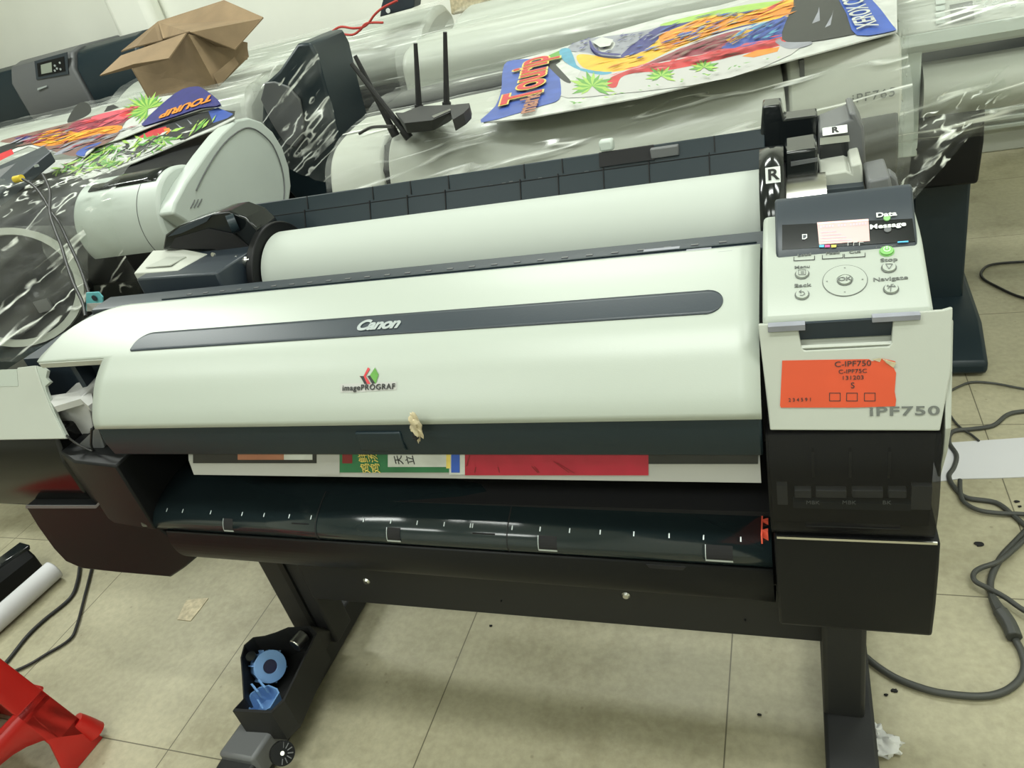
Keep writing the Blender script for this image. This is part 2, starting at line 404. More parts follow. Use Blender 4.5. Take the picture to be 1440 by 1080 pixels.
# maker's cube mark with lettering below
def onc(x,y,off=.001): return chit(x,y,off)[0]
b=MB()
h=chit(519,545); 
b.use('sheet').poly([onc(479,540,.0006),onc(558,537,.0006),onc(558,548,.0006),onc(500,552,.0006),onc(479,552,.0006)])
b.use('pmaroon').poly([onc(*p) for p in ((506,529),(513,529),(521,540),(515,540))])
b.use('pred').poly([onc(*p,.0014) for p in ((518,517),(521,519),(515,529),(522,540),(517,540),(512,529))])
b.use('ink').poly([onc(*p,.0012) for p in ((507,529),(512,529),(518,540),(513,540))])
b.use('ink').poly([onc(*p,.0012) for p in ((517,529),(522,528),(529,539),(524,540))])
b.use('pgreen').poly([onc(*p,.0014) for p in ((528,517),(533,527),(529,540),(521,528))])
b.build('emblem',cover,smooth=0)
h=chit(519,545,.0022); text('cover_lettering','imagePROGRAF',h[0],X3,h[2],.0112,'ink',cover,bold=.0002,spacing=1.14,sx=1.04)
# front lip panel (dark) under the cover
b=MB().prism([(.756,.828),(.752,.800),(.757,.772),(.764,.766),(.80,.79),(.80,.828)],-1.118,-.046)
lip=b.build('front_lip',PR,'slate2',bevel=.003)
c0=UY(498,606,.7525); c1=UY(571,630,.7525)
b=MB().prism([(.7505,.816),(.7485,.790),(.7520,.781),(.758,.781),(.758,.816)],c0.x,c1.x)
b.build('finger_grip',lip,'slate2',bevel=.002)
# taped scrap hanging off the lip
b=MB(); o=UY(585,603,.738)
def crumple(b,c,rx,ry,rz,seed,n=10,k=.35):
    rows=[]
    for i in range(n+1):
        th=math.pi*i/n; row=[]
        for j in range(n*2+1):
            ph=2*math.pi*(j%(n*2))/(n*2); d=Vector((math.sin(th)*math.cos(ph),math.sin(th)*math.sin(ph),math.cos(th)))
            q=1+k*noise.noise(d*2.1+Vector((seed,0,0)))*2
            row.append(Vector(c)+Vector((d.x*rx*q,d.y*ry*q,d.z*rz*q)))
        rows.append(row)
    return b.grid(rows)
crumple(b,o+Vector((0,0,.004)),.008,.007,.020,3)
scrap=b.build('tape_scrap',lip,'tape',smooth=0)
b=MB(); crumple(b,o+Vector((-.002,-.006,-.010)),.004,.003,.005,5); b.build('scrap_hole',scrap,'dark')
# inner chassis: platen, recess, back
b=MB()
b.prism([(.80,.825),(.80,.775),(.90,.765),(.93,.66),(.80,.64),(.80,.50),(1.25,.50),(1.25,.76),(1.0,.78),(.975,.93),(.90,.93),(.83,.90)],-1.125,.14)
chassis=b.build('chassis',PR,'dark')
# rear deck strip behind the cover with its thin rail
b=MB().prism([(.975,.935),(.975,.949),(.985,.951),(1.030,.951),(1.034,.93),(1.04,.885),(1.12,.88),(1.12,.86),(.975,.87)],-1.27,-.03)
deck=b.build('rear_deck',PR,'slate',bevel=.002)
b=MB().box(-1.10,-.05,.988,.992,.951,.953); b.build('deck_rail',deck,'slate2')
b=MB()
for i in range(26):
    x=-1.05+i*.038
    b.box(x,x+.010,1.000,1.004,.951,.9522)
b.build('deck_marks',deck,'midgrey')
b=MB()
for (x0,x1) in ((905,955),(965,1000),(1010,1030)):
    p0=UZ(x0,352,.954); p1=UZ(x1,349,.954)
    b.box(p0.x,p1.x,p0.y-.004,p0.y+.004,.950,.9535)
b.build('deck_label',deck,'pgrey')
# output tray
TP=cat2([(.93,.655),(.84,.650),(.795,.640),(.765,.626),(.752,.612),(.750,.600),(.754,.592)],4)
TP2=cat2([(.757,.590),(.752,.565),(.757,.535),(.775,.512),(.81,.498)],4)
XT0,XT1=-1.15,-.044
b=MB(); rows=[[Vector((x,*p)) for p in TP] for x in (XT0,XT1)]; b.grid(rows)
tray=b.build('output_tray',PR,'rim',smooth=60,solid=.006)
b=MB(); rows=[[Vector((x,*p)) for p in TP2] for x in (XT0+.05,XT1)]; b.grid(rows)
tlow=b.build('tray_underside',PR,'black',smooth=60,solid=.006)
def strip(b,prof,x0,x1,i0,i1,off):
    rows=[]
    for x in (x0,x1):
        row=[]
        for i in range(i0,i1+1):
            a=prof[max(i-1,0)]; c=prof[min(i+1,len(prof)-1)]; ty,tz=c[0]-a[0],c[1]-a[1]; l=math.hypot(ty,tz)
            row.append(Vector((x,prof[i][0]+tz/l*off*1,prof[i][1]-ty/l*off*1)))
        rows.append(row)
    b.grid(rows)
b=MB()
def TPX(px,py):
    return UZ(px,py,.622).x
for (px,py) in ((445,735),(712,748),):
    x=TPX(px,py); strip(b,TP,x-.0010,x+.0010,6,24,.0008)
for (px,py) in ((478,780),(735,790),(792,793)):
    x=UY(px,py,.752).x; strip(b,TP2,x-.0012,x+.0012,0,15,.0008)
b.build('tray_seams',tray,'dark')
b=MB()
for px,py in ((238,715),(258,718),(300,716),(335,728),(366,729),(400,732),(431,733),(505,736),(543,738),(580,740),(618,742),(655,744),(660,740),(716,742),(755,745),(797,746),(840,749),(888,750),(938,753),(987,756),(1040,760)):
    q=UZ(px,py,.632); strip(b,TP,q.x-.0009,q.x+.0009,11,12,.0007)
b.build('tray_tick_marks',tray,'silver')
for px,w in ((311,17),(551,20),(771,24),(1012,30)):
    x=UZ(px,745,.622).x; hw=w/1700
    q=MB().use('dark'); strip(q,TP,x-hw,x+hw,13,19,.0008)
    q.use('silver'); strip(q,TP,x-hw-.0012,x-hw,13,19,.0012); strip(q,TP,x-hw,x+hw,18,19,.0012)
    q.build('tray_slot',tray,smooth=0)
b=MB()
for px,w in ((415,24),(680,28)):
    x=UZ(px,745,.622).x; hw=w/1500; b.box(x-hw,x+hw,.758,.760,.618,.622)
b.build('tray_latch_lines',tray,'dark')
b=MB(); x=TPX(1072,745)
b.box(x-.001,x+.0010,.762,.800,.6275,.6425)
for yy in (.772,.792): b.prism([(x-.001,yy),(x+.008,yy+.004),(x+.008,yy-.004)],.628,.643,'z')
b.build('red_alignment_marks',tray,'redmark',smooth=0)
# dark thumb notch in the tray underside
b=MB(); x=UY(935,785,.752).x
b.prism([(x-.028,.588),(x+.028,.588),(x+.018,.574),(x,.569),(x-.018,.574)],.7485,.760,'y'); b.build('thumb_notch',tlow,'dark')
# printed sheet coming out (a thing of its own)
sh=MB(); SH=[(.80,.800),(.775,.775),(.762,.755),(.757,.7275)]
sx0,sx1=-.965,-.051
sp=Plane((0,.762,.755),(1,0,0),(0,.005,.0275))
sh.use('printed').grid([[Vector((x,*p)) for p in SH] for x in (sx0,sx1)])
def ons(x,y,off=.0006): return sp.at(x,y,-off if sp.n.y>0 else off)
def sq(k,x0,y0,x1,y1,off=.0008,dx=0):
    sh.use(k).poly([ons(x0,y0,off),ons(x1,y0,off),ons(x1+dx,y1,off),ons(x0+dx,y1,off)])
sq('pnavy',272,637,445,651); sh.f[-1]; sq('pblack',272,637,446,651,.0010); sq('psalmon',335,637,400,646,.0014); sq('pwhite',400,637,440,646,.0014)
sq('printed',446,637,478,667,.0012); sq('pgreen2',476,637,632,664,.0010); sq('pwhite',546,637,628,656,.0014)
sq('pwhite',632,637,654,667,.0010); sq('pxblue',635,637,647,664,.0014); sq('pgold',628,637,634,658,.0014); sq('prd2',482,637,496,651,.0014)
sq('prd3',654,637,912,668,.0010); sq('pblack',912,637,1066,652,.0010)
for a in ((656,655,660,640),(667,664,669,656),(747,655,756,664),(751,655,758,664),(778,648,800,664),(783,650,808,665),(700,656,702,664)):
    sh.use('prd2').poly([ons(a[0],a[1],.0016),ons(a[0]+1.5,a[1],.0016),ons(a[2]+1.5,a[3],.0016),ons(a[2],a[3],.0016)])
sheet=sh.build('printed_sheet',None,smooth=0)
tag(sheet,'colour printed paper sheet with red and green labels coming out under the front cover','paper')
up=Vector((0,.005,.0275))
text('sheet_lettering','\u9e21\u9c9c',ons(514,650,.002),up,-X3,.018,'pgold',sheet)
text('sheet_lettering','\u9e21\u6c64',ons(528,650,.002),up,-X3,.018,'pgold',sheet)
text('sheet_lettering','\u5929',ons(562,646,.002),up,-X3,.016,'ink',sheet); text('sheet_lettering','\u7acb',ons(578,646,.002),up,-X3,.016,'ink',sheet)
for o_ in (tray,tlow):
    for q_ in [o_]+list(o_.children):
        for v_ in q_.data.vertices: v_.co.z-=.0145*(v_.co.x+.75)
# crossbar of the stand, posts, feet
st=MB()
st.box(-1.04,.03,.93,.97,.222,.40)
bar=st.build('crossbar',PR,'matte',bevel=.003)
b=MB()
for px,py in ((515,818),(880,838),(705,845),(1048,872)):
    q=UY(px,py,.929); rr=.015 if px in(515,880) else .0035
    b.use('chrome' if px in (515,880) else 'dark').cyl((q.x,.930,q.z),(q.x,.926,q.z),rr*.55,rr*.35,10)
b.build('bar_screws',bar)
b=MB().box(-1.145,-1.035,.93,1.00,.07,.52); lp=b.build('post',PR,'matte',bevel=.006)
b=MB().box(-1.085,-1.070,.924,.93,.09,.50); b.build('post_rib',lp,'black')
b=MB().box(.018,.085,.885,.965,.07,.52); rp=b.build('post',PR,'matte',bevel=.008)
def foot(x0,x1,y0,y1):
    b=MB().prism([(y0,.03),(y0+.02,.075),(.86,.085),(1.02,.085),(y1-.02,.075),(y1,.03),(y1,.012),(y0,.012)],x0,x1)
    return b.build('foot',PR,'matte',bevel=.006)
lf=foot(-1.15,-1.065,.50,1.25); rf=foot(.018,.100,.45,1.25)
for (x,fo,sgn) in ((-1.108,lf,1),(.06,rf,1)):
    for yy in (.56,1.2):
        b=MB(); b.use('gloss').cyl((x+.045,yy,.030),(x+.062,yy,.030),.030,n=28); b.use('chrome').cyl((x+.062,yy,.030),(x+.065,yy,.030),.006,n=12); b.build('caster',fo)
# visible caster head on the left foot, with bolt
q=UZ(400,1058,.05)
b=MB(); b.use('midgrey').prism([(-1.15,q.y-.05),(-1.06,q.y-.05),(-1.052,q.y+.05),(-1.14,q.y+.06)],.03,.095,'z')
cst=b.build('caster_bracket',lf,bevel=.008)
c=UZ(401,1060,.075)
b=MB(); b.use('black').cyl(c+Vector((-.01,0,0)),c+Vector((.004,-.006,.012)),.024,n=32)
for i in range(12):
    a=2*math.pi*i/12; b.use('midgrey'); d=Vector((.3,-.45,.84)).normalized(); u=d.orthogonal().normalized(); w=d.cross(u)
    e=c+Vector((.004,-.006,.012)); b.cyl(e+(u*math.cos(a)+w*math.sin(a))*.010,e+(u*math.cos(a)+w*math.sin(a))*.021+d*.001,.0012,n=6)
b.use('chrome').cyl(e-d*.002,e+d*.004,.0045,n=12)
b.build('caster_knob',cst)
# accessory bin fixed on the left foot
ZR,ZB=.165,.075
rim=[(327,1000),(342,984),(340,950),(338,925),(343,907),(356,896),(372,894),(388,889),(405,882),(436,880),(446,890),(400,985),(381,1003)]
top=[UZ(x,y,ZR) for x,y in rim]; cen=sum(top,Vector())/len(top)
inn=[cen+(p-cen)*.95 for p in top]
dn=lambda p,z:Vector((p.x,p.y,z))
b=MB(); n=len(top)
b.add(top+[dn(p,ZB) for p in top],[(i,(i+1)%n,n+(i+1)%n,n+i) for i in range(n)]+[list(range(n,2*n))])
b.add(inn+[dn(p,ZB+.006) for p in inn],[(i,(i+1)%n,n+(i+1)%n,n+i) for i in range(n)]+[list(range(n,2*n))])
b.add(top+inn,[(i,(i+1)%n,n+(i+1)%n,n+i) for i in range(n)])
# sloping outer face towards the foot
b.add([top[-2],top[-3],top[-4],Vector((-1.05,.96,.08)),Vector((-1.055,.68,.08)),top[-1]],[(0,1,2,3,4),(5,0,4)])
b.build('accessory_bin',PR,'matte',smooth=20)
# right lower housing
b=MB()
prof=[(.748,.645),(.744,.60),(.744,.54),(.750,.475),(.768,.458),(1.20,.458),(1.20,.645)]
b.prism(prof,-.040,.150)
hr=b.build('right_housing',PR,'black',bevel=.004)
b=MB().box(-.036,.146,.7455,.7475,.644,.6475); b.build('housing_edge',hr,'chrome')
# smoked tank window
WP=cat2([(.752,.806),(.741,.775),(.734,.735),(.735,.70),(.742,.665),(.752,.648)],4)
b=MB().prism([*WP,(.80,.648),(.80,.81)],-.042,.142)
b.use('smokeglass'); win=b.build('tank_window',PR,'smokeglass',smooth=50)
win.data.materials.clear(); win.data.materials.append(M['smokeglass'])
b=MB().box(-.04,.14,.772,1.10,.650,.82); inner=b.build('tank_bay',PR,'dark')
# tank blocks behind the window
wpY=.768
b=MB()
for (x0,y0,x1,y1) in ((1092,680,1108,707),(1282,681,1308,714)):
    a=UY(x0,y0,wpY); c=UY(x1,y1,wpY); b.box(a.x,c.x,wpY-.004,.775,c.z,a.z)
b.build('tank_post',inner,'midgrey')
for (x0,x1) in ((1117,1141),(1147,1190),(1198,1241),(1249,1274)):
    a=UY(x0,686,wpY); c=UY(x1,697,wpY)
    MB().box(a.x,c.x,wpY-.005,.775,c.z,a.z).build('tank_tab',inner,'midgrey',bevel=.001)
a=UY(1115,701,wpY); c=UY(1280,714,wpY)
tl=MB().box(a.x,c.x,wpY-.006,.775,c.z,a.z).build('tank_label_strip',inner,'slate')
for px,s in ((1143,'MBK'),(1194,'MBK'),(1247,'BK')):
    q=UY(px,707,wpY-.0065); text('tank_lettering',s,q,X3,Z3,.008,'silver',tl)
b=MB()
for px in (1143,1195,1250):
    a=UY(px,650,.7695); b.box(a.x-.0015,a.x+.0015,.7640,.775,a.z-.02,a.z+.02)
b.build('tank_divider',inner,'gloss')
b=MB()
a=UY(1133,737,.742); c=UY(1266,741,.742); b.box(a.x,c.x,.7385,.745,a.z-.0008,a.z+.0008); b.build('window_groove',win,'dark')
# right white front plate with a handle recess
pb,pt=Vector((0,.753,.808)),Vector((0,.802,.925))
PP=Plane(pb,(1,0,0),pt-pb)
if PP.n.y>0: PP.n=-PP.n
def pp(x,y,o=0): 
    return PP.at(x,y,o)
# outline of plate with notch
outl=[(1066,456),(1112,454),(1122,459),(1127,488),(1131,493),(1250,487),(1254,482),(1256,448),(1262,440),(1326,436),(1340,432),(1338,520),(1322,606),(1083,605)]
pts=[pp(*p) for p in outl]
b=MB(); b.slab(pts,.010); plate=b.build('ink_cover',PR,'white2',smooth=0,bevel=.0015)
# recess back wall
b=MB(); b.slab([pp(1108,452,-.014),pp(1262,440,-.014),pp(1262,500,-.011),pp(1120,500,-.011)],.004)
b.slab([pp(1124,490,-.001),pp(1256,484,-.001),pp(1256,492,-.008),pp(1124,497,-.008)],.004)
b.build('handle_recess',plate,'white2',smooth=0)
b=MB(); b.slab([pp(1100,447,-.018),pp(1275,437,-.018),pp(1270,452,-.018),pp(1105,460,-.018)],.004); b.build('recess_gap',plate,'navy',smooth=0)
# side skirt of the plate, wrapping the right end
b=MB().hull3([Vector((.146,.755,.81)),Vector((.146,.757,.775)),Vector((.146,.775,.725)),Vector((.146,.84,.72)),Vector((.146,.86,.90)),Vector((.146,.808,.922))],
             [Vector((.152,.757,.81)),Vector((.151,.759,.775)),Vector((.149,.775,.725)),Vector((.149,.84,.72)),Vector((.149,.86,.89)),Vector((.155,.806,.918))])
b.build('side_skirt',PR,'white2',smooth=0,bevel=.003)
# model lettering on the plate
text('model_lettering','iPF750',pp(1271,578.5,.0006),X3,pt-pb,.0142,'inkgrey',plate,bold=.0003,spacing=1.12,sx=1.66)
# orange sticker, torn at the upper right corner
so=[(1100,507),(1150,506),(1222,505),(1226,508),(1240,504),(1259,508),(1256,516),(1260,524),(1258,550),(1260,562),(1259,571),(1200,573),(1098,573),(1097,570)]
b=MB(); b.slab([pp(*p,.0010) for p in so],.0009); stk=b.build('orange_sticker',plate,'orange',smooth=0)
b=MB(); b.slab([pp(1226,505,.002),pp(1240,503,.0022),pp(1237,509,.0014)],.0006).slab([pp(1240,504,.004),pp(1260,510,.0035),pp(1256,517,.0014),pp(1247,511,.0014)],.0006)
b.build('sticker_curl',stk,'tape',smooth=0)
T=[text('l','C-IPF750',pp(1199,511.5,.0014),X3,pt-pb,.0088,'ink',stk,sx=1.15),text('l','C-IPF75C',pp(1199,522,.0014),X3,pt-pb,.0065,'ink',stk,sx=1.15),
   text('l','131203',pp(1199,531,.0014),X3,pt-pb,.0065,'ink',stk,sx=1.2),text('l','S',pp(1199,542,.0014),X3,pt-pb,.0095,'ink',stk),text('l','234591',pp(1125,562,.0014),X3,pt-pb,.0060,'ink',stk,spacing=1.5)]
for o in T: o.data.materials.clear(); o.data.materials.append(M['ink'])
merge(T,'sticker_lettering')
b=MB()
for px in (1174,1198,1223):
    for (x0,y0,x1,y1) in ((-8,-6,8,-5),(-8,5,8,6),(-8,-6,-7,6),(7,-6,8,6)):
        b.poly([pp(px+x0,558+y0,.0014),pp(px+x1,558+y0,.0014),pp(px+x1,558+y1,.0014),pp(px+x0,558+y1,.0014)])
b.build('sticker_squares',stk,'ink',smooth=0)
# control panel
cb_,ct_=Vector((0,.812,.934)),Vector((0,.905,.972))
KP=Plane(cb_,(1,0,0),ct_-cb_)
if KP.n.z<0: KP.n=-KP.n
def kp(x,y,o=0): return KP.at(x,y,o)
k0,k1=kp(1078,440),kp(1312,430)
b=MB()
prof=[(.806,.915),(.807,.929),(.812,.934),(.905,.972),(.93,.978),(.99,.985),(1.05,.96),(1.05,.89),(.82,.89)]
b.prism(prof,-.040,.136)
pan=b.build('control_panel',PR,'white',bevel=.006,seg=3)
b=MB().box(-.030,.125,.803,.808,.905,.926); b.build('panel_hinge_gap',pan,'navy')
q0=kp(1097,443,0)
MB().box(-.034,.006,.796,.806,.921,.928).build('panel_hinge',pan,'pgrey'); MB().box(.075,.122,.798,.807,.925,.931).build('panel_hinge',pan,'pgrey')
# screen module (tilted up)
m0,m1=Vector((0,.902,.974)),Vector((0,.958,1.016))
SP=Plane(m0,(1,0,0),m1-m0)
if SP.n.z<0: SP.n=-SP.n
def spt(x,y,o=0): return SP.at(x,y,o)
xa,xb=-.018,.122
b=MB(); b.prism([(.894,.966),(.902,.975),(.957,1.0165),(.966,1.017),(.985,1.004),(1.00,.955),(.905,.955)],xa-.006,xb+.008)
mod=b.build('screen_module',pan,'slate',bevel=.003)
b=MB(); b.slab([spt(1100,317,.0012),spt(1283,308,.0012),spt(1287,340,.0012),spt(1100,352,.0012)],.001); b.build('screen_surround',mod,'gloss',smooth=0)
b=MB(); b.slab([spt(1149,314,.0022),spt(1221,309,.0022),spt(1223,340,.0022),spt(1152,345,.0022)],.001)
scr=b.build('screen',mod,'screen',smooth=0)
b=MB().use('screen3')
b.poly([spt(1150,315,.0026),spt(1221,310,.0026),spt(1221,312,.0026),spt(1150,317,.0026)])
b.use('screen2')
for k in range(16):
    x=1153+k*4.2; y=319-k*.32
    if k in(5,9): continue
    b.poly([spt(x,y,.0026),spt(x+2.6,y-.2,.0026),spt(x+2.6,y+3.2,.0026),spt(x,y+3.4,.0026)])
for k in range(4): 
    y=327+k*4; b.poly([spt(1154,y+1,.0026),spt(1154+22+7*k,y-1,.0026),spt(1154+22+7*k,y+.2,.0026),spt(1154,y+2.1,.0026)])
b.build('screen_pattern',scr,smooth=0)
b=MB()
for x,k in ((1155,'cyan'),(1163,'magenta'),(1172,'yel')): b.use(k).poly([spt(x-3,346,.0026),spt(x+4,345.6,.0026),spt(x+4,349,.0026),spt(x-3,349.3,.0026)])
for x in (1195,1203,1211): b.use('whiteink').poly([spt(x-3,342,.0026),spt(x-2.4,342,.0026),spt(x-2.4,347,.0026),spt(x-3,347,.0026)]).poly([spt(x-3,342,.0026),spt(x+3,341.6,.0026),spt(x+3,342.2,.0026),spt(x-3,342.6,.0026)])
b.use('cyan').poly([spt(1262,341,.0026),spt(1277,340,.0026),spt(1277,342,.0026),spt(1262,343,.0026)])
b.use('whiteink').poly([spt(1128,331,.0026),spt(1135,330.6,.0026),spt(1135,336,.0026),spt(1132,338,.0026),spt(1128,338,.0026)])
b.use('slate').poly([spt(1129.2,332,.003),spt(1133.8,331.8,.003),spt(1133.8,335,.003),spt(1131.5,336.8,.003),spt(1129.2,337,.003)])
b.build('ink_marks',mod,smooth=0)
up=m1-m0
merge([text('a','Data',spt(1246,303.5,.003),X3,up,.0085,'whiteink',mod,sx=1.35,bold=.0002),text('a','Message',spt(1248,319,.003),X3,up,.0085,'whiteink',mod,sx=1.35,bold=.0002)],'screen_lettering')
for px,py,k in ((1247,308,'green'),(1248,324,'midgrey')):
    MB().use(k).cyl(spt(px,py,.001),spt(px,py,.003),.0038,n=16).build('indicator_lamp',mod)
# buttons
up=ct_-cb_
def slot(px,py,w):
    a=kp(px-w,py,0); c=kp(px+w,py-.06*w,0); mid=(a+c)/2
    b=MB().use('ink')
    for (x0,y0,x1,y1) in ((-w,3,w,4),(-w,-2,-w+1,4),(w-1,-2,w,4)):
        b.poly([kp(px+x0,py+y0-x0*.06,.0008),kp(px+x1,py+y0-x1*.06,.0008),kp(px+x1,py+y1-x1*.06,.0008),kp(px+x0,py+y1-x0*.06,.0008)])
    b.build('key_slot',pan,smooth=0)
for px,py,w in ((1131,363,15),(1171,360.5,15),(1202,358.8,15)): slot(px,py,w)
def button(px,py,r,nm='button',mt='white',ring='inkgrey',h=.003):
    c=kp(px,py); n=KP.n
    b=MB(); b.use(mt).cyl(c-n*.001,c+n*h,r,r*.93,28); b.use(ring).ring(c+n*.0004,n,r,r*1.13,.0004,32)
    return b.build(nm,pan)
B={}
for k,(px,py) in dict(menu=(1128,386),back=(1128,415),stop=(1250,377),nav=(1253,407)).items(): B[k]=button(px,py,.0072)
pw=button(1247,354,.0072,'power_button','green','green')
okr=kp(1188,395)
b=MB(); b.use('inkgrey').ring(okr+KP.n*.0003,KP.n,.0232,.0240,.0006,48); b.use('white').ring(okr,KP.n,.009,.0232,.0012,48); ringo=b.build('direction_ring',pan)
ok=button(1188,395,.0072,'ok_button')
b=MB().use('inkgrey')
for dx,dy in ((-25,2),(25,-1),(0,-17),(0,17)):
    c=kp(1188+dx,395+dy,.0016); b.cyl(c,c+KP.n*.0002,.0012,n=3)
b.build('ring_arrows',ringo)
b=MB().use('inkgrey')
def kpoly(l,o=.0036): b.poly([kp(x,y,o) for x,y in l])
def kline(x0,y0,x1,y1,w=.6,o=.0036):
    d=math.hypot(x1-x0,y1-y0); nx,ny=-(y1-y0)/d*w,(x1-x0)/d*w
    kpoly([(x0+nx,y0+ny),(x1+nx,y1+ny),(x1-nx,y1-ny),(x0-nx,y0-ny)],o)
for (x0,y0,x1,y1) in ((1123,382,1133,382),(1123,389,1133,389),(1123,382,1123,389),(1133,382,1133,389),(1126,385,1131,385),(1126,387,1131,387)): kline(x0,y0,x1,y1,.45)
for a in ((1124,413,1130,413),(1130,413,1132,416),(1132,416,1129,418),(1129,418,1125,418),(1124,413,1127,410.5),(1124,413,1127,415)): kline(*a,.5)
for a in ((1245,374,1255,374),(1245,374,1250,381),(1250,381,1255,374)): kline(*a,.5)
for a in ((1247,405,1259,406),(1253,402,1252,413),(1248,409,1256,402),(1247,405,1249,403.5),(1259,406,1257,404)): kline(*a,.6)
b.use('whiteink')
kline(1247,349,1247,353,.6); 
for i in range(9):
    a0=R(-60+i*33.3); a1=R(-60+(i+1)*33.3)
    kline(1247+4.6*math.cos(a0),353+3.2*math.sin(a0),1247+4.6*math.cos(a1),353+3.2*math.sin(a1),.4)
b.build('key_symbols',pan,smooth=0)
L_=[('Load',1131,359,.0062),('Feed',1171,356.5,.0062),('Cut',1202,354.8,.0062),('Menu',1128,376,.006),('Back',1128.5,402,.0075),('Stop',1250,366,.0075),('Navigate',1252,392.5,.0078),('Power',1246,345.8,.0066)]
merge([text('k',s,kp(x,y,.0008),X3,up,sz,'inkgrey',pan,sx=1.3,bold=.0001) for s,x,y,sz in L_]+[text('k','OK',kp(1188,395,.0034),X3,up,.0078,'inkgrey',pan,sx=1.2,bold=.0002)],'key_lettering')
# paper roll (own thing)
rc=(1.215,.883); rr=.0905
b=MB().cyl((-.985,*rc),(-.050,*rc),rr,n=96)
roll=b.build('paper_roll',None,'paper',smooth=40); recentre(roll); tag(roll,'wide white paper roll lying behind the striped front cover of the plotter','paper roll')
# rear basket panel behind the roll
GP=[(1.28,.845),(1.325,.925),(1.352,.972),(1.364,.999)]
gx0,gx1=-1.205,-.045
b=MB().prism([*GP,(1.374,.997),(1.335,.91),(1.29,.84)],gx0,gx1)
guide=b.build('rear_guide',PR,'slate2',bevel=.0015)
gq=Plane((0,1.352,.975),(1,0,0),(0,.013,.037)); gq2=Plane((0,1.325,.925),(1,0,0),(0,.027,.05))
for g in(gq,gq2):
    if g.n.y>0: g.n=-g.n
b=MB()
b.box(gx0,gx1,1.3500,1.3515,.9705,.9715)
for px in (410,508,564,620,730,785,850,915,1000):
    q=UY(px,250,1.35); dz=.0
    b.hull3([Vector((q.x-.001,1.324,.926)),Vector((q.x+.001,1.324,.926)),Vector((q.x+.001,1.3505,.975)),Vector((q.x-.001,1.3505,.975))],[Vector((q.x-.001,1.3265,.925)),Vector((q.x+.001,1.3265,.925)),Vector((q.x+.001,1.354,.975)),Vector((q.x-.001,1.354,.975))])
    b.hull3([Vector((q.x+.009,1.3505,.976)),Vector((q.x+.011,1.3505,.976)),Vector((q.x+.011,1.3630,.999)),Vector((q.x+.009,1.3630,.999))],[Vector((q.x+.009,1.354,.975)),Vector((q.x+.011,1.354,.975)),Vector((q.x+.011,1.3665,.999)),Vector((q.x+.009,1.3665,.999))])
b.build('guide_seams',guide,'dark')
b=MB()
for px,py in ((586,274),(598,271),(653,264),(692,257),(710,254),(720,252),(761,247),(787,246),(813,241),(826,238),(844,236),(512,283)):
    q=UY(px,py+6,1.356); MB().box(q.x-.004,q.x+.004,1.352,1.359,q.z-.006,q.z+.006).build('guide_tab',guide,'midgrey')
b=MB(); q=UY(885,228,1.357); b.hull3([Vector((q.x-.055,1.350,.977)),Vector((q.x+.045,1.350,.977)),Vector((q.x+.045,1.3635,.999)),Vector((q.x-.055,1.3635,.999))],[Vector((q.x-.055,1.355,.977)),Vector((q.x+.045,1.355,.977)),Vector((q.x+.045,1.3685,.999)),Vector((q.x-.055,1.3685,.999))])
b.build('guide_pocket',guide,'dark')
q=UY(938,215,1.36); b=MB().box(q.x-.028,q.x+.022,1.350,1.362,.978,.996); b.build('guide_latch',guide,'midgrey',bevel=.002)
q=UY(852,198,1.37); b=MB().box(q.x-.013,q.x+.013,1.362,1.382,1.000,1.020); b.build('guide_clip',guide,'grey',bevel=.004)
# left roll holder
b=MB()
b.prism([(-1.235,1.075),(-1.02,1.06),(-1.00,1.25),(-1.225,1.25)],.90,.965,'z')
hold=b.build('roll_holder',PR,'slate',bevel=.004)
b=MB(); 
pA=[UZ(188,384,.968),UZ(250,380,.966),UZ(292,357,.966),UZ(258,350,.975),UZ(215,352,.975)]
b.hull3([p-Vector((0,0,.014)) for p in pA],pA); b.build('holder_cap',hold,'beige',bevel=.002)
b=MB(); p=[UZ(205,377,.970),UZ(240,374,.970),UZ(262,362,.970),UZ(236,362,.970)]; b.slab([v+Vector((0,0,.002)) for v in p],.002); b.build('cap_inset',hold,'white2',smooth=0)
# black arm above the holder and flange disc
arm=[(228,352),(232,330),(250,318),(300,300),(322,297),(345,306),(362,322),(368,345),(345,380),(330,372),(300,356),(262,352)]
b=MB(); at=[UY(x,y,1.19) for x,y in arm]; b.hull3([p+Vector((0,.07,-.005)) for p in at],at); armo=b.build('holder_arm',PR,'gloss',smooth=20,bevel=.004)
b=MB(); p=[UY(x,y,1.186) for x,y in ((236,333),(252,320),(298,302),(290,312),(255,328))]; b.slab(p,.003); b.build('arm_highlight_plate',armo,'slate',smooth=0)
b=MB(); p=[UY(x,y,1.186) for x,y in ((238,349),(246,335),(292,322),(330,330),(352,350),(340,362),(300,350),(262,350))]; b.slab(p,.003); b.build('arm_opening',armo,'dark',smooth=0)
q=UY(322,316,1.18); b=MB().cyl(q,q+Vector((.012,.01,.0)),.018,n=24); b.build('arm_pivot',armo,'slate2')
b=MB(); q=UY(338,369,1.14); b.cyl(q,q+Vector((.03,0,0)),.011,n=20).cyl(q+Vector((-.004,0,0)),q,.015,n=20); b.build('spindle_end',hold,'chrome')
for k,(px,py,t) in enumerate(((305,358,.95),)):
    q=UY(301,358,1.10); MB().cyl(q,q+Vector((0,-.004,.002)),.004,n=12).build('holder_screw',hold,'chrome')
fl=MB(); fl.cyl((-1.005,*rc),(-.988,*rc),.112,n=64); fl.cyl((-1.030,*rc),(-1.005,*rc),.085,n=48); fl.use('black') if 0 else None
fl.build('roll_flange',PR,'black',bevel=.003)
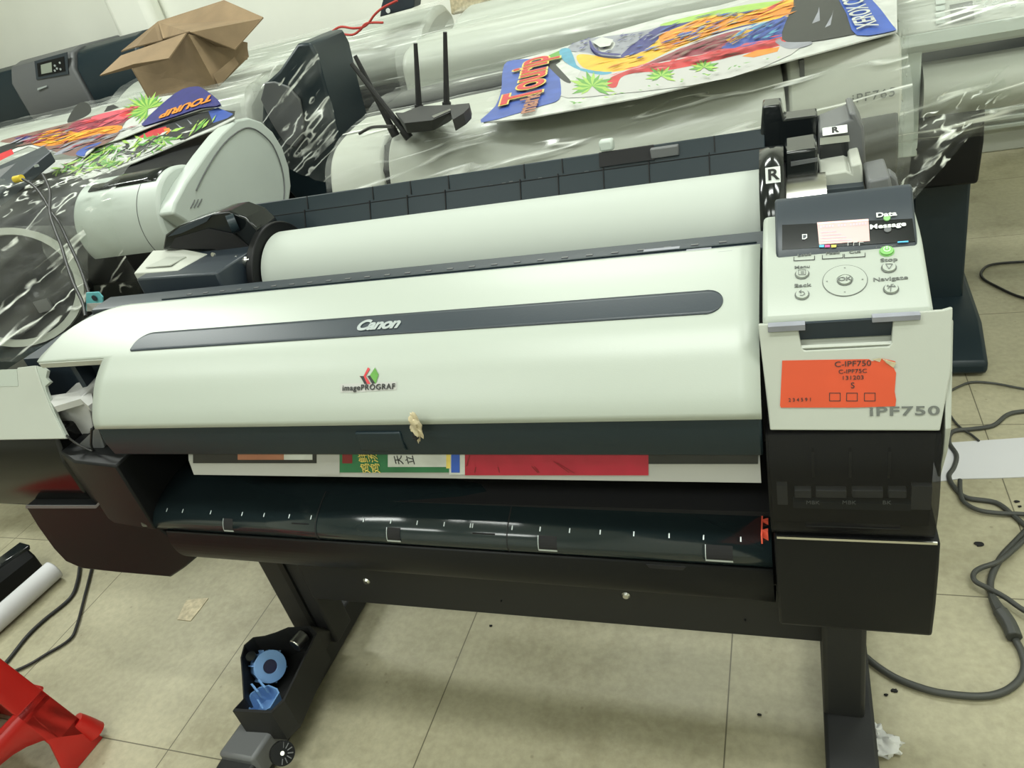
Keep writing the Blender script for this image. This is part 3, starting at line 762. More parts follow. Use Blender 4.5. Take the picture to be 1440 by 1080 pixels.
# right roll holder tower
fr=MB().cyl((-.049,*rc),(-.020,*rc),.122,n=64).cyl((-.049,*rc),(-.012,*rc),.100,n=64); frf=fr.build('roll_flange',PR,'black',bevel=.003)
b=MB(); 
tw=[(1072,330),(1068,205),(1072,150),(1098,147),(1103,168),(1150,162),(1152,275),(1120,300)]
p=[UY(x,y,1.36) for x,y in tw]; b.hull3([v+Vector((0,.05,0)) for v in p],p); tower=b.build('holder_tower',PR,'gloss',smooth=20,bevel=.003)
q=UY(1125,265,1.24)
b=MB().cyl((-.018,rc[0],rc[1]+.02),(.045,rc[0],rc[1]+.02),.055,n=40); b.build('spool_shaft',frf,'chrome')
b=MB(); p=[UY(x,y,1.22) for x,y in ((1103,215),(1150,208),(1150,262),(1103,262))]; b.hull3([v+Vector((0,.08,0)) for v in p],p); hub=b.build('spool_hub',frf,'gloss',smooth=20,bevel=.004)
b=MB(); p=[UY(x,y,1.215) for x,y in ((1112,228),(1150,222),(1150,227),(1112,234))]; b.slab(p,.003); b.build('hub_groove',hub,'midgrey',smooth=0)
# curved flange front carrying the R mark
b=MB(); rows=[]
for i in range(15):
    a=R(60+i*9); y=rc[0]+.124*math.cos(a); z=rc[1]+.124*math.sin(a); rows.append([Vector((-.049,y,z)),Vector((-.014,y,z))])
b.grid(rows); band=b.build('flange_band',frf,'gloss',smooth=60,solid=.003)
def tow_mark(px,py,w,h,Y,s,parent,tilt=None):
    c=UY(px,py,Y)
    up=Vector((0,.5,.87)) if tilt is None else tilt
    n=X3.cross(up).normalized()
    if n.dot(EYE-c)<0: n=-n
    u=up.normalized()
    b=MB(); b.slab([c+n*.002+X3*sx_*w+u*sy_*h for sx_,sy_ in ((-1,-1),(1,-1),(1,1),(-1,1))],.001); d=b.build('mark_plate',parent,'whiteink',smooth=0)
    text('mark_lettering',s,c+n*.0026,X3,u,h*1.9,'ink',d,bold=.0006,sx=1.2)
tow_mark(1087,246,.010,.011,1.105,'R',band,Vector((0,.30,.95)))
# right block: grey top with R label, dark opening, pale foot, dark base
gb=MB(); p=[UY(x,y,1.30) for x,y in ((1152,185),(1197,168),(1193,160),(1203,158),(1215,180),(1218,235),(1152,240))]
gb.hull3([v+Vector((0,.10,0)) for v in p],p); blk=gb.build('holder_block',PR,'midgrey',smooth=20,bevel=.004)
b=MB(); p=[UY(x,y,1.296) for x,y in ((1153,205),(1193,200),(1195,235),(1153,241))]; b.slab(p,.004); b.build('block_opening',blk,'gloss',smooth=0)
b=MB(); p=[UY(x,y,1.297) for x,y in ((1153,194),(1194,190),(1195,199),(1153,204))]; b.slab(p,.004); b.build('block_band',blk,'chrome',smooth=0)
tow_mark(1174,184,.018,.007,1.292,'R',blk,Vector((0,.75,.66)))
b=MB(); p=[UY(x,y,1.22) for x,y in ((1153,246),(1190,240),(1197,243),(1196,233),(1212,229),(1215,262),(1153,268))]; b.hull3([v+Vector((0,.11,0)) for v in p],p); b.build('block_foot',blk,'beige',smooth=20,bevel=.003)
b=MB(); p=[UY(x,y,1.20) for x,y in ((1152,268),(1215,262),(1215,280),(1152,290))]; b.hull3([v+Vector((0,.10,0)) for v in p],p); b.build('block_base',blk,'slate',smooth=20)
b=MB(); p=[UY(x,y,1.18) for x,y in ((1220,255),(1252,248),(1256,272),(1220,282))]; b.hull3([v+Vector((0,.09,0)) for v in p],p); q=b.build('lever_box',PR,'midgrey',smooth=20,bevel=.004)
b=MB(); p=[UY(x,y,1.22) for x,y in ((1246,250),(1252,244),(1262,252),(1268,280),(1256,275))]; b.hull3([v+Vector((0,.03,0)) for v in p],p); b.build('lever',q,'midgrey',smooth=20,bevel=.003)
# left end: opening, fallen-open white ink cover, smoked front, lower housing
b=MB().box(-1.43,-1.13,.91,1.10,.70,.888); b.build('left_bay',PR,'navy')
b=MB().box(-1.275,-1.262,.88,.93,.74,.91); b.build('bay_frame',PR,'navy')
lp0,lp1=Vector((0,.800,.785)),Vector((0,.872,.885))
LPp=Plane(lp0,(1,0,0),lp1-lp0)
if LPp.n.y>0: LPp.n=-LPp.n
lo=[(-190,530),(24,519),(24,517),(49,514),(58,540),(70,572),(92,617),(-190,622)]
b=MB(); b.slab([LPp.at(*p) for p in lo],.008); lc=b.build('ink_cover',PR,'white2',smooth=0,bevel=.0015)
b=MB(); b.slab([LPp.at(*p,.001) for p in ((-150,526),(24,519),(26,543),(-150,548))],.003); lcr=b.build('handle_recess',lc,'white',smooth=0)
b=MB(); b.slab([LPp.at(*p,-.002) for p in ((50,515),(58,516),(65,521),(63,531),(69,537),(62,543),(64,551),(80,590),(92,614),(90,617),(70,575),(58,545))],.006); b.build('cover_rim',lc,'white',smooth=0)
b=MB()
b.prism([(.80,.783),(.785,.73),(.785,.66),(.80,.60),(1.15,.60),(1.15,.783)],-1.75,-1.30)
smk=b.build('left_tank_front',PR,'smoke',bevel=.006)
b=MB(); b.prism([(-1.30,.788),(-1.235,.76),(-1.12,.748),(-1.12,1.1),(-1.30,1.1)],.60,.752,'z',None); b.build('left_inner_wall',PR,'black',bevel=.004)
f_=[UY(x,y,.77) for x,y in ((35,712),(52,740),(75,772),(92,790),(115,800),(170,806),(240,812),(258,800),(276,785),(212,734),(178,664),(134,712))]
b=MB(); b.hull3([v+Vector((0,.36,0)) for v in f_],f_); lh=b.build('left_housing',PR,'black',bevel=.004,smooth=25)
f_=[UY(x,y,.767) for x,y in ((36,711),(134,711),(177,664),(178,667),(135,715),(36,715))]
b=MB(); b.slab(f_,.002); b.build('housing_edge',lh,'midgrey',smooth=0)  # grey strip paints the highlight along the housing's divider edge
# ink box lying open in the bay
b=MB(); 
f=[UY(x,y,.845) for x,y in ((74,570),(113,560),(124,570),(131,600),(117,626),(98,612),(84,592))]
g=[v+Vector((.01,.06,.012)) for v in f]
b.hull3(g,f); ib=b.build('ink_tank',PR,'inkbox',smooth=0,bevel=.002)
b=MB(); zt0=UY(113,560,.845).z; f=[UZ(x,y,zt0) for x,y in ((66,557),(100,552),(129,553),(131,566),(124,571),(113,561),(76,572))]; b.slab(f,.012); b.build('tank_top',ib,'sheet',smooth=0)
b=MB(); f=[UY(x,y,.80) for x,y in ((137,600),(147,628),(138,640),(112,624))]; b.slab(f,.02); b.build('bottle_grip',ib,'midgrey',smooth=0)
b=MB(); b.tube([UY(x,y,.79) for x,y in ((93,612),(105,622),(120,630),(131,634),(128,625),(129,603))],.0022,smooth=3); b.build('tank_strap',ib,'cableb')
b=MB().box(.04,.140,.86,1.18,.80,.925); b.build('side_housing',PR,'white2',bevel=.01,seg=3)

# ------------------------------------------------------------------ things on the floor near the plotter
def solid_px(pts,depth,Y=None,Z=None,X=None,dirn=None):
    p=[UY(x,y,Y) if Y is not None else (UZ(x,y,Z) if Z is not None else UX(x,y,X)) for x,y in pts]
    return p
# blue spool adapters in the bin
def adapter(c,ax,r,label,cupfirst):
    t=thing('spool_adapter',label,'spool adapter',c-Vector((0,0,.02)),group=None)
    ax=Vector(ax).normalized(); u=ax.orthogonal().normalized(); w=ax.cross(u)
    b=MB(); b.cyl(c-ax*r*.9,c+ax*r*.55,r*.93,r,10); b.build('body',t,'blue',smooth=20,bevel=.002)
    b=MB(); b.ring(c+ax*r*.55,ax,r*.42,r*.98,.005,32); b.build('face_ring',t,'blue',bevel=.001)
    b=MB(); b.cyl(c+ax*(r*.52),c+ax*(r*.60),r*.42,n=24); b.build('bore',t,'bluedark')
    for k in range(6):
        a=2*math.pi*k/6+.4; d=u*math.cos(a)+w*math.sin(a); q=c+d*r*.96
        b=MB(); b.hull3([q-ax*r*.8-d*.003,q+ax*r*.5-d*.003,q+ax*r*.5+d*.004,q-ax*r*.8+d*.004],[v+d.cross(ax)*.003 for v in (q-ax*r*.8-d*.003,q+ax*r*.5-d*.003,q+ax*r*.5+d*.004,q-ax*r*.8+d*.004)]); b.build('fin',t,'blue',smooth=0)
    return t
c=UZ(377,937,.125); t1=adapter(c,Vector((.75,-.35,.55)),.036,'blue plastic spool adapter with a round dark bore, in the bin on the left foot',0)
b=MB(); q=UZ(355,925,.158); b.cyl(q,q+Vector((.004,-.004,.012)),.011,n=16); b.build('knob',t1,'gloss')
c=UZ(369,982,.115)
t2=thing('spool_adapter','open light blue plastic spool adapter lying at the front end of the black bin','spool adapter',c-Vector((0,0,.03)))
f=[UZ(x,y,.135) for x,y in ((352,975),(365,966),(378,963),(390,968),(393,974),(380,995),(364,1004),(350,998),(347,988))]
b=MB(); n=len(f); cc=sum(f,Vector())/n; lowr=[cc+(p-cc)*.8-Vector((0,0,.05)) for p in f]; inn=[cc+(p-cc)*.9 for p in f]; inl=[cc+(p-cc)*.72-Vector((0,0,.035)) for p in f]
b.add(f+lowr,[(i,(i+1)%n,n+(i+1)%n,n+i) for i in range(n)]+[list(range(n,2*n))]); b.add(f+inn,[(i,(i+1)%n,n+(i+1)%n,n+i) for i in range(n)]); b.add(inn+inl,[(i,(i+1)%n,n+(i+1)%n,n+i) for i in range(n)]+[list(range(n,2*n))])
b.build('cup',t2,'blue',smooth=20)
b=MB(); b.hull3([UZ(361,984,.13),UZ(363,983,.13),UZ(371,996,.13),UZ(369,997,.13)],[UZ(361,984,.145),UZ(363,983,.145),UZ(371,996,.145),UZ(369,997,.145)]); b.build('rib',t2,'blue',smooth=0)
for (x0,y0) in ((352,962),(362,956)):
    b=MB(); p=[UZ(x0,y0,.15),UZ(x0+3,y0-1,.15),UZ(x0+12,y0+10,.15),UZ(x0+9,y0+11,.15)]; b.hull3([v-Vector((0,0,.02)) for v in p],p); b.build('hook',t2,'blue',smooth=0)
p0=UZ(414,909,.15); p1=UZ(428,893,.15)
b=MB().cyl(p0,p1,.016,n=24); o=b.build('metal_sleeve',None,'chrome',bevel=.002); tag(recentre(o),'short shiny metal sleeve lying at the back of the black bin','metal sleeve')
# red stool
stc=Vector((-1.775,.475,0))
stool=thing('plastic_stool','scuffed red plastic stool at the lower left corner of the picture','stool',stc)
def spoint(a,h,k=0):
    """corner a (0..3) at height h; k moves along the side to the next corner"""
    def c(i):
        hw=.195-.05*h/.42; ang=R(90*i+42); return stc+Vector((math.cos(ang)*hw*1.38,math.sin(ang)*hw*1.38,h))
    return c(a).lerp(c(a+1),k)
for a in range(4):
    b=MB()
    for s_,nb in ((0,a),(1,(a+3)%4)):
        rows=[]
        for i in range(9):
            h=.38*i/8; w=.22+.06*max(0,1-i/1.5) if i<2 else .20
            row=[]
            for j in range(5):
                k=w*j/4
                row.append(spoint(a,h,k) if s_==0 else spoint((a+3)%4,h,1-k))
            rows.append(row)
        b.grid(rows)
    b.build('leg',stool,'red',solid=.008,bevel=.002)
    # rounded shoe at the foot
    q=spoint(a,.012); e=spoint(a,.05); d=(q-stc); d.z=0; d.normalize()
    b=MB(); b.tube([e-d*.01+Vector((0,0,.03)),e,q+Vector((0,0,.012))],lambda t:.018+.006*t,n=14,smooth=4); b.build('foot',stool,'red')
    b=MB(); rows=[]
    for i in range(15):
        k=i/14; top_=.19+.02*0; arch=.155-.155*abs(2*k-1)**2.4*.9
        rows.append([spoint(a,.205,k),spoint(a,.18,k),spoint(a,max(.03,arch),k)])
    b.grid(rows); b.build('side_panel',stool,'red',solid=.008)
    b=MB(); b.grid([[spoint(a,.40,k/6),spoint(a,.345,k/6)] for k in range(7)]); b.build('top_rail',stool,'red',solid=.008)
    b=MB(); b.tube([spoint(a,.205,k/6)+(spoint(a,.205,k/6)-stc-Vector((0,0,.2))).normalized()*.003 for k in range(7)],.006,n=8,smooth=1); b.build('ridge',stool,'red')
b=MB(); b.hull3([spoint(i,.39) for i in range(4)],[spoint(i,.41) for i in range(4)]); b.build('seat',stool,'red',bevel=.008)
# tube and bar on the floor
p0=UZ(76,801,.034); p1=UZ(-90,948,.034); d=(p0-p1).normalized()
b=MB(); b.cyl(p1,p0,.032,n=40,caps=False); b.ring(p0-d*.002,d,.027,.032,.002,40); b.ring(p1,-d,.027,.032,.002,40); b.cyl(p1+d*.01,p0-d*.012,.0265,n=40)
o=b.build('cardboard_tube',None,'lav'); tag(recentre(o),'white cardboard tube lying on the floor beside the red stool','tube')
p0=UZ(42,781,.045); p1=UZ(-90,885,.045); d=(p0-p1).normalized(); w=d.cross(Z3).normalized()
bar_=thing('black_rail','black plastic rail lying on the floor behind the white tube','rail',Vector((p1.x,p1.y,0)))
b=MB(); b.hull3([p1+w*sx_*.045+Z3*(sz_*.042) for sx_,sz_ in ((-1,-1),(1,-1),(1,.3),(.5,1),(-.5,1),(-1,.3))],[p0+w*sx_*.045+Z3*(sz_*.042) for sx_,sz_ in ((-1,-1),(1,-1),(1,.3),(.5,1),(-.5,1),(-1,.3))]); b.build('body',bar_,'black',bevel=.008)
b=MB(); b.hull3([p0-d*.12+w*.02+Z3*.040,p0-d*.12-w*.02+Z3*.040,p0+d*.004-w*.03+Z3*.03,p0+d*.004+w*.03+Z3*.03],[p0-d*.12+w*.02+Z3*.052,p0-d*.12-w*.02+Z3*.052,p0+d*.01-w*.03+Z3*.045,p0+d*.01+w*.03+Z3*.045]); b.build('end_clip',bar_,'gloss',bevel=.004)
def cable(name,pts,r,mt,label,z=.006,fn=None):
    P_=[(fn(*p) if fn else UZ(p[0],p[1],p[2] if len(p)>2 else z)) for p in pts]
    b=MB(); b.tube(P_,r,n=10,smooth=5); o=b.build(name,None,mt); return tag(recentre(o),label,'cable')
cable('floor_cable',[(118,745),(113,790),(109,818),(98,842),(62,872),(38,895),(10,930),(-20,960)],.0055,'cableb','thicker dark cable curving over the floor from under the plotter to the red stool')
cable('floor_cable',[(138,760),(130,795),(120,835),(108,880),(97,900),(65,920),(38,936),(0,952)],.0042,'cableb','thinner dark cable curving over the floor, right of the thicker one, towards the red stool')
b=MB(); b.slab([UZ(*p,.002) for p in ((262,844),(275,842),(293,841),(281,857),(268,873),(249,871))],.0012); o=b.build('tape_piece',None,'tape',smooth=0); tag(recentre(o),'small dirty piece of paper tape stuck on the floor left of the bin','tape')
o=MB().slab([UZ(*p,.003) for p in ((1290,628),(1340,622),(1400,618),(1500,611),(1500,668),(1400,672),(1350,673),(1290,680))],.0025).build('white_paper',None,'lav',smooth=0); tag(recentre(o),'white sheet of paper lying on the floor to the right under the grey cables','paper')
def r7(l): return [(1000+x/3,440+y/3) for x,y in l]
def r8(l): return [(960+x/3,740+y/3) for x,y in l]
g='grey cables on the floor to the right'
cs=[cable('power_cable',r7([(1500,400),(1320,415),(1250,430),(1190,475),(1100,490),(1020,500),(1003,545),(1035,600),(1025,650),(1003,690),(1030,740),(1080,780),(1200,800),(1270,850),(1330,900),(1420,960)]),.0058,'cable','grey cable that snakes down across the left edge of the white paper on the floor'),
cable('thin_cable',r7([(1500,340),(1320,320),(1200,298),(1100,292),(1030,318),(985,345)]),.0032,'cable','thin grey cable topmost on the floor right of the white plotter end'),
cable('thin_cable',r7([(990,400),(1025,455),(1060,490),(1100,515),(1130,540)]),.003,'cable','short thin cable crossing under the snaking grey cable above the white paper'),
cable('power_cable',r7([(1050,705),(1052,760),(1070,800),(1130,832),(1220,845),(1330,850),(1460,870)]),.0052,'cable','grey cable running right along the floor just below the white paper',z=.010),
cable('signal_cable',[(1500,425),(1440,419),(1400,402),(1382,391),(1381,381),(1395,372),(1440,368),(1500,367)],.0045,'cableb','black cable loop on the floor at the right edge beside the black printer foot')]
pc=thing('plugged_power_cord','thick grey power cord with moulded connector looping over the floor behind the right leg','power cord',UZ(1330,960,0))
b=MB(); b.tube([UZ(x,y,.008) for x,y in r8([(640,430),(700,490),(760,540),(820,590),(900,640),(1000,680),(1100,705),(1250,718),(1350,700),(1420,650),(1443,590),(1430,530),(1405,480)])],.0068,n=12,smooth=5); b.build('cord',pc,'cable')
b=MB(); P_=[UZ(x,y,.014) for x,y in r8([(1400,470),(1375,410),(1340,360)])]; b.tube(P_,.015,n=8,smooth=3); b.build('connector',pc,'cable',bevel=.002)
b=MB(); P_=[UZ(x,y,.014) for x,y in r8([(1340,360),(1322,330),(1305,295)])]; b.tube(P_,lambda t:.013-.005*t,n=8,smooth=3); b.build('socket',pc,'cable')
b=MB(); b.tube([UZ(x,y,.008) for x,y in r8([(1305,295),(1298,250),(1308,200),(1345,130),(1400,70),(1470,0),(1560,-70)])],.0068,n=12,smooth=5); b.build('tail',pc,'cable')
cable('power_cable',r8([(1560,420),(1440,355),(1360,300),(1290,262),(1235,232),(1228,200),(1260,175),(1330,150),(1400,95),(1480,20),(1560,-50)]),.0055,'cable','grey cable doubled back beside the power cord connector at the right edge',z=.018)
b=MB(); q=UZ(1240,1046,.014); crumple(b,q,.028,.020,.014,11,12,.5); crumple(b,UZ(1231,1030,.012),.012,.014,.012,14,8,.5); o=b.build('tissue',None,'tissue',smooth=60); tag(recentre(o),'crumpled white tissue on the floor beside the right leg','tissue')
b=MB()
for px,py,r in ((1377,765,.010),(1258,971,.006),(1246,977,.004),(1430,705,.006),(1434,712,.004),(690,880,.004),(1068,1005,.004)):
    crumple(b,UZ(px,py,.002),r,r*.7,.002,px,6,.4)
o=b.build('floor_debris',None,'dark'); tag(recentre(o),'scattered dark crumbs of dirt lying on the tiled floor','dirt',kind='stuff')

# ------------------------------------------------------------------ wrapped printers behind
def filmwrap(parent,xs,prof,mt,amp=.010,name='stretch_film',seed=0,nx=70,closed=False,fr=3.0):
    """a crumpled sheet of stretch film following a profile (y,z) along x (parent's local axes)"""
    prof=cat2(prof,5); rows=[]
    for i in range(nx+1):
        x=xs[0]+(xs[1]-xs[0])*i/nx; row=[]
        for j,(y,z) in enumerate(prof):
            a=prof[max(j-1,0)]; c=prof[min(j+1,len(prof)-1)]; ty,tz=c[0]-a[0],c[1]-a[1]; l=math.hypot(ty,tz) or 1
            d=noise.noise(Vector((x*fr,y*fr*3,z*fr*3+seed)))*amp+noise.noise(Vector((x*fr*4,y*fr*9,z*fr*9+seed)))*amp*.45
            row.append(Vector((x,y-tz/l*d,z+ty/l*d)))
        rows.append(row)
    b=MB().grid(rows); return b.build(name,parent,mt,smooth=60)
def stand_parts(root,L,y0,y1,zt,mt='matte'):
    for x in (.10,L-.17):
        MB().box(x,x+.07,(y0+y1)/2-.04,(y0+y1)/2+.04,.07,zt).build('post',root,mt,bevel=.005)
        MB().prism([(y0,.02),(y0+.03,.08),(y1-.03,.08),(y1,.02)],x-.01,x+.08).build('foot',root,mt,bevel=.005)
    MB().box(.1,L-.1,(y0+y1)/2-.02,(y0+y1)/2+.02,.25,.37).build('crossbar',root,mt)
# --- middle printer (with the model mark), yaw ~6.5 degrees
E=thing('wrapped_printer','beige plotter in clear film directly behind the white one, parrot poster across it','printer',(-1.165,1.77,0),R(6.5),local=True,group=None)
LE=1.40
ep=cat2([(-.075,.80),(-.068,.86),(-.045,.915),(-.01,.960),(.04,.988),(.10,1.0),(.20,1.010),(.32,1.012)],4)
b=MB().prism([*ep,(.33,.96),(.33,.80),(.02,.80)],0.0,.155); b.build('end_cap',E,'beige',bevel=.008)
b=MB().prism([*ep,(.33,.96),(.33,.80),(.02,.80)],.172,LE-.245); b.build('front_cover',E,'beige',bevel=.004)
b=MB().prism([(-.05,.80),(-.03,.93),(.03,.98),(.30,.99),(.30,.80)],.15,.18); b.build('cover_gap',E,'black')
b=MB().prism([(.30,.80),(.30,.995),(.34,1.0),(.38,1.022),(.55,1.026),(.62,1.02),(.64,1.0),(.66,.95),(.66,.80)],0.04,LE-.05); b.build('roll_bay',E,'black',bevel=.01)
b=MB().cyl((.12,.50,.93),(LE-.25,.50,.93),.07,n=40); b.build('roll_cover',E,'slate2')
b=MB().prism([(.05,.80),(.03,.72),(.06,.60),(.12,.50),(.60,.50),(.70,.80)],.02,LE-.02); b.build('lower_body',E,'black',bevel=.006)
ru=MB().prism([(-.028,.855),(-.030,.90),(-.012,.975),(.004,1.0),(.30,1.025),(.36,1.0),(.36,.80),(.0,.80)],LE-.235,LE); eu=ru.build('ink_unit',E,'beige',bevel=.006)
b=MB().prism([(-.02,.855),(-.035,.80),(-.035,.73),(.0,.62),(.4,.62),(.4,.855)],LE-.225,LE-.005); b.build('tank_window',E,'gloss',bevel=.006)
b=MB().prism([(.02,.60),(.06,.10),(.5,.10),(.5,.62)],LE-.20,LE-.03); b.build('side_column',E,'black',bevel=.01)
b=MB().box(LE-.21,LE-.20,-.018,.02,.95,.995); b.build('unit_groove',eu,'midgrey')
me_=text('model_lettering','iPF765',Vector((LE-.060,-.0335,.893)),X3,Z3+Vector((0,-.05,0)),.028,'inkgrey',eu,spacing=1.15,sx=1.05)
stand_parts(E,LE,.05,.70,.55)
filmwrap(E,(-.005,LE+.01),[(-.04,.60),(-.088,.78),(-.080,.87),(-.055,.930),(-.01,.974),(.06,.998),(.20,1.012),(.34,1.017)],'film',.007,seed=1)
filmwrap(E,(.0,LE-.2),[(.34,1.018),(.40,1.032),(.52,1.034),(.60,1.032),(.67,1.02),(.69,.90)],'film2',.006,seed=4)
b=MB(); rows=[]
for i in range(14):
    z=.2+.82*i/13; rows.append([Vector((LE+.012+.008*noise.noise(Vector((i*.7,j*.9,2))),-.01+.75*j/14,z)) for j in range(15)])
b.grid(rows); b.build('side_film',E,'film3',smooth=60)
# --- two pale printers further behind
def pale(name,label,xl,xr,Y,zt,seed,dep=.42,slope=False):
    t=thing(name,label,'printer',(xl,Y,0),0,local=True); L=xr-xl
    pr=cat2([(.02,.80),(.0,.92),(.0,zt-.10),(.015,zt-.04),(.06,zt-.005),(.16,zt+.012),(dep-.05,zt+.018)],4)
    if slope: pr=cat2([(.02,.80),(.0,.92),(.0,zt-.17),(.03,zt-.12),(.12,zt-.075),(.3,zt-.01),(dep-.05,zt+.018)],4)
    o=MB().prism([*pr,(dep,zt-.05),(dep,.80)],0,L).build('cover',t,'white2',bevel=.03,seg=4)
    MB().prism([(.03,.80),(.05,.50),(dep-.03,.50),(dep-.02,.80)],.02,L-.02).build('body',t,'black')
    stand_parts(t,L,.0,dep+.1,.52)
    filmwrap(t,(-.01,L+.01),[(.0,.70),(-.012,.90),(-.012,zt-.16),(.02,zt-.10),(.12,zt-.058),(.3,zt+.008),(dep,zt+.03)] if slope else [(.0,.70),(-.012,.90),(-.01,zt-.06),(.03,zt+.008),(.12,zt+.022),(dep,zt+.03)],'film2',.006,seed=seed)
    return t
q=UY(563,100,2.62); q1=UY(610,64,2.62)
pale('wrapped_printer','pale wrapped printer directly behind the beige one, second in the row',q.x,.25,2.62,q1.z+.0,7,.34)
q=UY(606,55,3.05); q1=UY(640,31,3.05)
pale('wrapped_printer','rearmost pale wrapped printer under the coiled black cable',q.x,.5,3.05,q1.z,9,.55,True)
# --- right printer with its key panel
G=thing('wrapped_printer','pale grey wrapped plotter at the top right with a small screen and round keypad','printer',(.292,2.30,0),R(-2),local=True)
def gl(x,y,Y=2.30):
    p=UY(x,y,Y); c,s_=math.cos(R(2)),math.sin(R(2)); d=p-Vector((.292,2.30,0)); return Vector((d.x*c-d.y*s_,d.x*s_+d.y*c,p.z))
zb=gl(1260,52).z; 
gp=[(.0,zb),(.02,zb+.012),(.30,zb+.142),(.40,zb+.165),(.55,zb+.16),(.55,zb-.1),(.04,zb-.06)]
hood=MB().prism(gp,-.03,1.2).build('hood',G,'white2',bevel=.004)
MB().prism([(-.01,zb-.03),(-.005,zb-.003),(.02,zb),(.02,zb-.05)],-.03,1.2).build('hood_edge',hood,'grey')
MB().prism([(.03,zb-.05),(.06,zb-.05),(.10,zb-.13),(.3,zb-.13),(.3,zb-.02)],-.02,1.2).build('paper_slot',G,'slate')
a=gl(1290,105); c=gl(1290,160)
MB().prism(cat2([(.05,a.z+.01),(.0,a.z-.015),(-.02,a.z-.055),(-.01,c.z+.01),(.03,c.z-.02),(.08,c.z-.03)],4)+[(.3,c.z-.03),(.3,a.z+.01)],.035,1.2).build('lower_cover',G,'beige')
MB().box(-.02,.03,.02,.3,.60,zb-.05).build('end_bracket',G,'grey',bevel=.004)
MB().prism([(.05,.72),(.02,.62),(.05,.49),(.45,.49),(.45,.72)],-.02,.19).build('lower_body',G,'black',bevel=.01)
MB().prism([(.10,.08),(.13,.50),(.42,.50),(.42,.08)],.035,.185).build('leg_column',G,'slate2',bevel=.008)
MB().prism([(-.20,.01),(-.20,.05),(-.05,.11),(.45,.11),(.5,.05),(.5,.01)],.03,.215).build('foot',G,'slate2',bevel=.012)
# key panel on the hood slope
sl=Vector((0,.11,.04)).normalized()
GPl=Plane(Vector((.292,2.30,zb+.003)),(math.cos(R(-2)),math.sin(R(-2)),0),Vector((0,.16,.075)))
def gpt(x,y,o=.006):
    p=GPl.at(x,y,o if GPl.n.z>0 else -o); d=p-Vector((.292,2.30,0)); c,s_=math.cos(R(2)),math.sin(R(2)); return Vector((d.x*c-d.y*s_,d.x*s_+d.y*c,p.z))
def gslab(k,name,pts,o=.006,par=None,th=.002):
    b=MB(); P_=[gpt(x,y,o) for x,y in pts]; b.hull3([v-Vector((0,0,th)) for v in P_],P_); return b.build(name,par or hood,k,smooth=0)
gslab('lcd2','screen',((1335,10),(1367,4),(1370,27),(1338,33)))
for k in range(4): gslab('grey','key_slot',((1315,3+k*9),(1328,1+k*9),(1329,7+k*9),(1316,9+k*9)))
gc=gpt(1399,8)
MB().ring(gc,Vector((0,-.3,1)),.022,.024,.002,40).ring(gc,Vector((0,-.3,1)),.006,.0075,.002,24).build('round_keypad',hood,'grey')
for x,y in ((1376,4),(1376,22),(1424,12),(1430,3)): 
    q=gpt(x,y); MB().ring(q,Vector((0,-.3,1)),.005,.0062,.002,20).build('button',hood,'grey')
filmwrap(G,(-.035,1.2),[(.12,zb+.075),(.0,zb+.016),(-.03,zb-.05),(-.04,.75),(-.03,.68),(.0,.645)],'film',.012,seed=12)
# loose end of film hanging off the right printer
b=MB(); A_=[(1262,150),(1262,330)]; B_=[(1470,60),(1300,322)]
rows=[]
p00=UY(1245,165,2.12); p01=UY(1470,70,2.35); p10=UY(1236,345,2.0); p11=UY(1440,165,2.25); 
for i in range(30):
    u_=i/29; rows.append([ (p00.lerp(p01,v_/24)).lerp(p10.lerp(p11,v_/24),u_*(1-.55*v_/24)) + Vector((0,.02*noise.noise(Vector((u_*9,v_*.12,0))),.02*noise.noise(Vector((u_*7,v_*.1,5))))) for v_ in range(25)])
o=b.grid(rows).build('hanging_film',None,'film3',smooth=60); o.data.transform(Matrix.Identity(4)); tag(recentre(o),'loose sheet of clear film stretched diagonally below the top right printer','plastic film')
# white louvred unit on the floor by the back wall
v0=UY(1372,228,3.98)
vt=thing('louvred_unit','white louvred heater grille standing at the back wall at the right edge','heater',(v0.x+.5,4.05,0),local=True)
MB().box(-.52,.6,.0,.10,.0,.30).build('casing',vt,'beige',bevel=.006)
for k in range(5): MB().box(-.50,.58,-.03,.01,.115+k*.038,.135+k*.038).build('slat',vt,'white',bevel=.004)
# --- left group: printer with D-shaped end
XC=-1.72
Hh=thing('wrapped_printer','grey plotter with a big D-shaped end cap, under the posters at the left','printer',(-2.2,2.0,0))
def cap(pts,X): return [UX(x,y,X) for x,y in pts]
co_=[(243,300),(246,285),(262,255),(290,215),(312,187),(333,168),(350,165),(368,171),(384,185),(398,208),(407,235),(410,262),(407,285),(395,300),(370,318),(345,312),(330,301),(310,300),(290,304),(270,318),(256,308)]
op=cap(co_,XC); 
b=MB(); b.hull3([p-X3*.06 for p in op],op); capo=b.build('end_cap',Hh,'grey',smooth=20,bevel=.008,seg=3)
ci=[(276,268),(287,245),(305,215),(322,195),(340,182),(353,180),(368,188),(384,205),(396,235),(400,262),(399,285),(398,295)]
ipts=cap(ci,XC+.0035)
b=MB(); b.tube(ipts,.0022,n=6,smooth=3); b.build('cap_groove',capo,'midgrey')
for k in range(3):
    b=MB(); p=cap(((268+k*5,293-k*1.0),(274+k*5,281-k*.6)),XC+.002); b.tube([p[0],p[1]],.0016,n=6,smooth=1); b.build('cap_vent',capo,'midgrey')
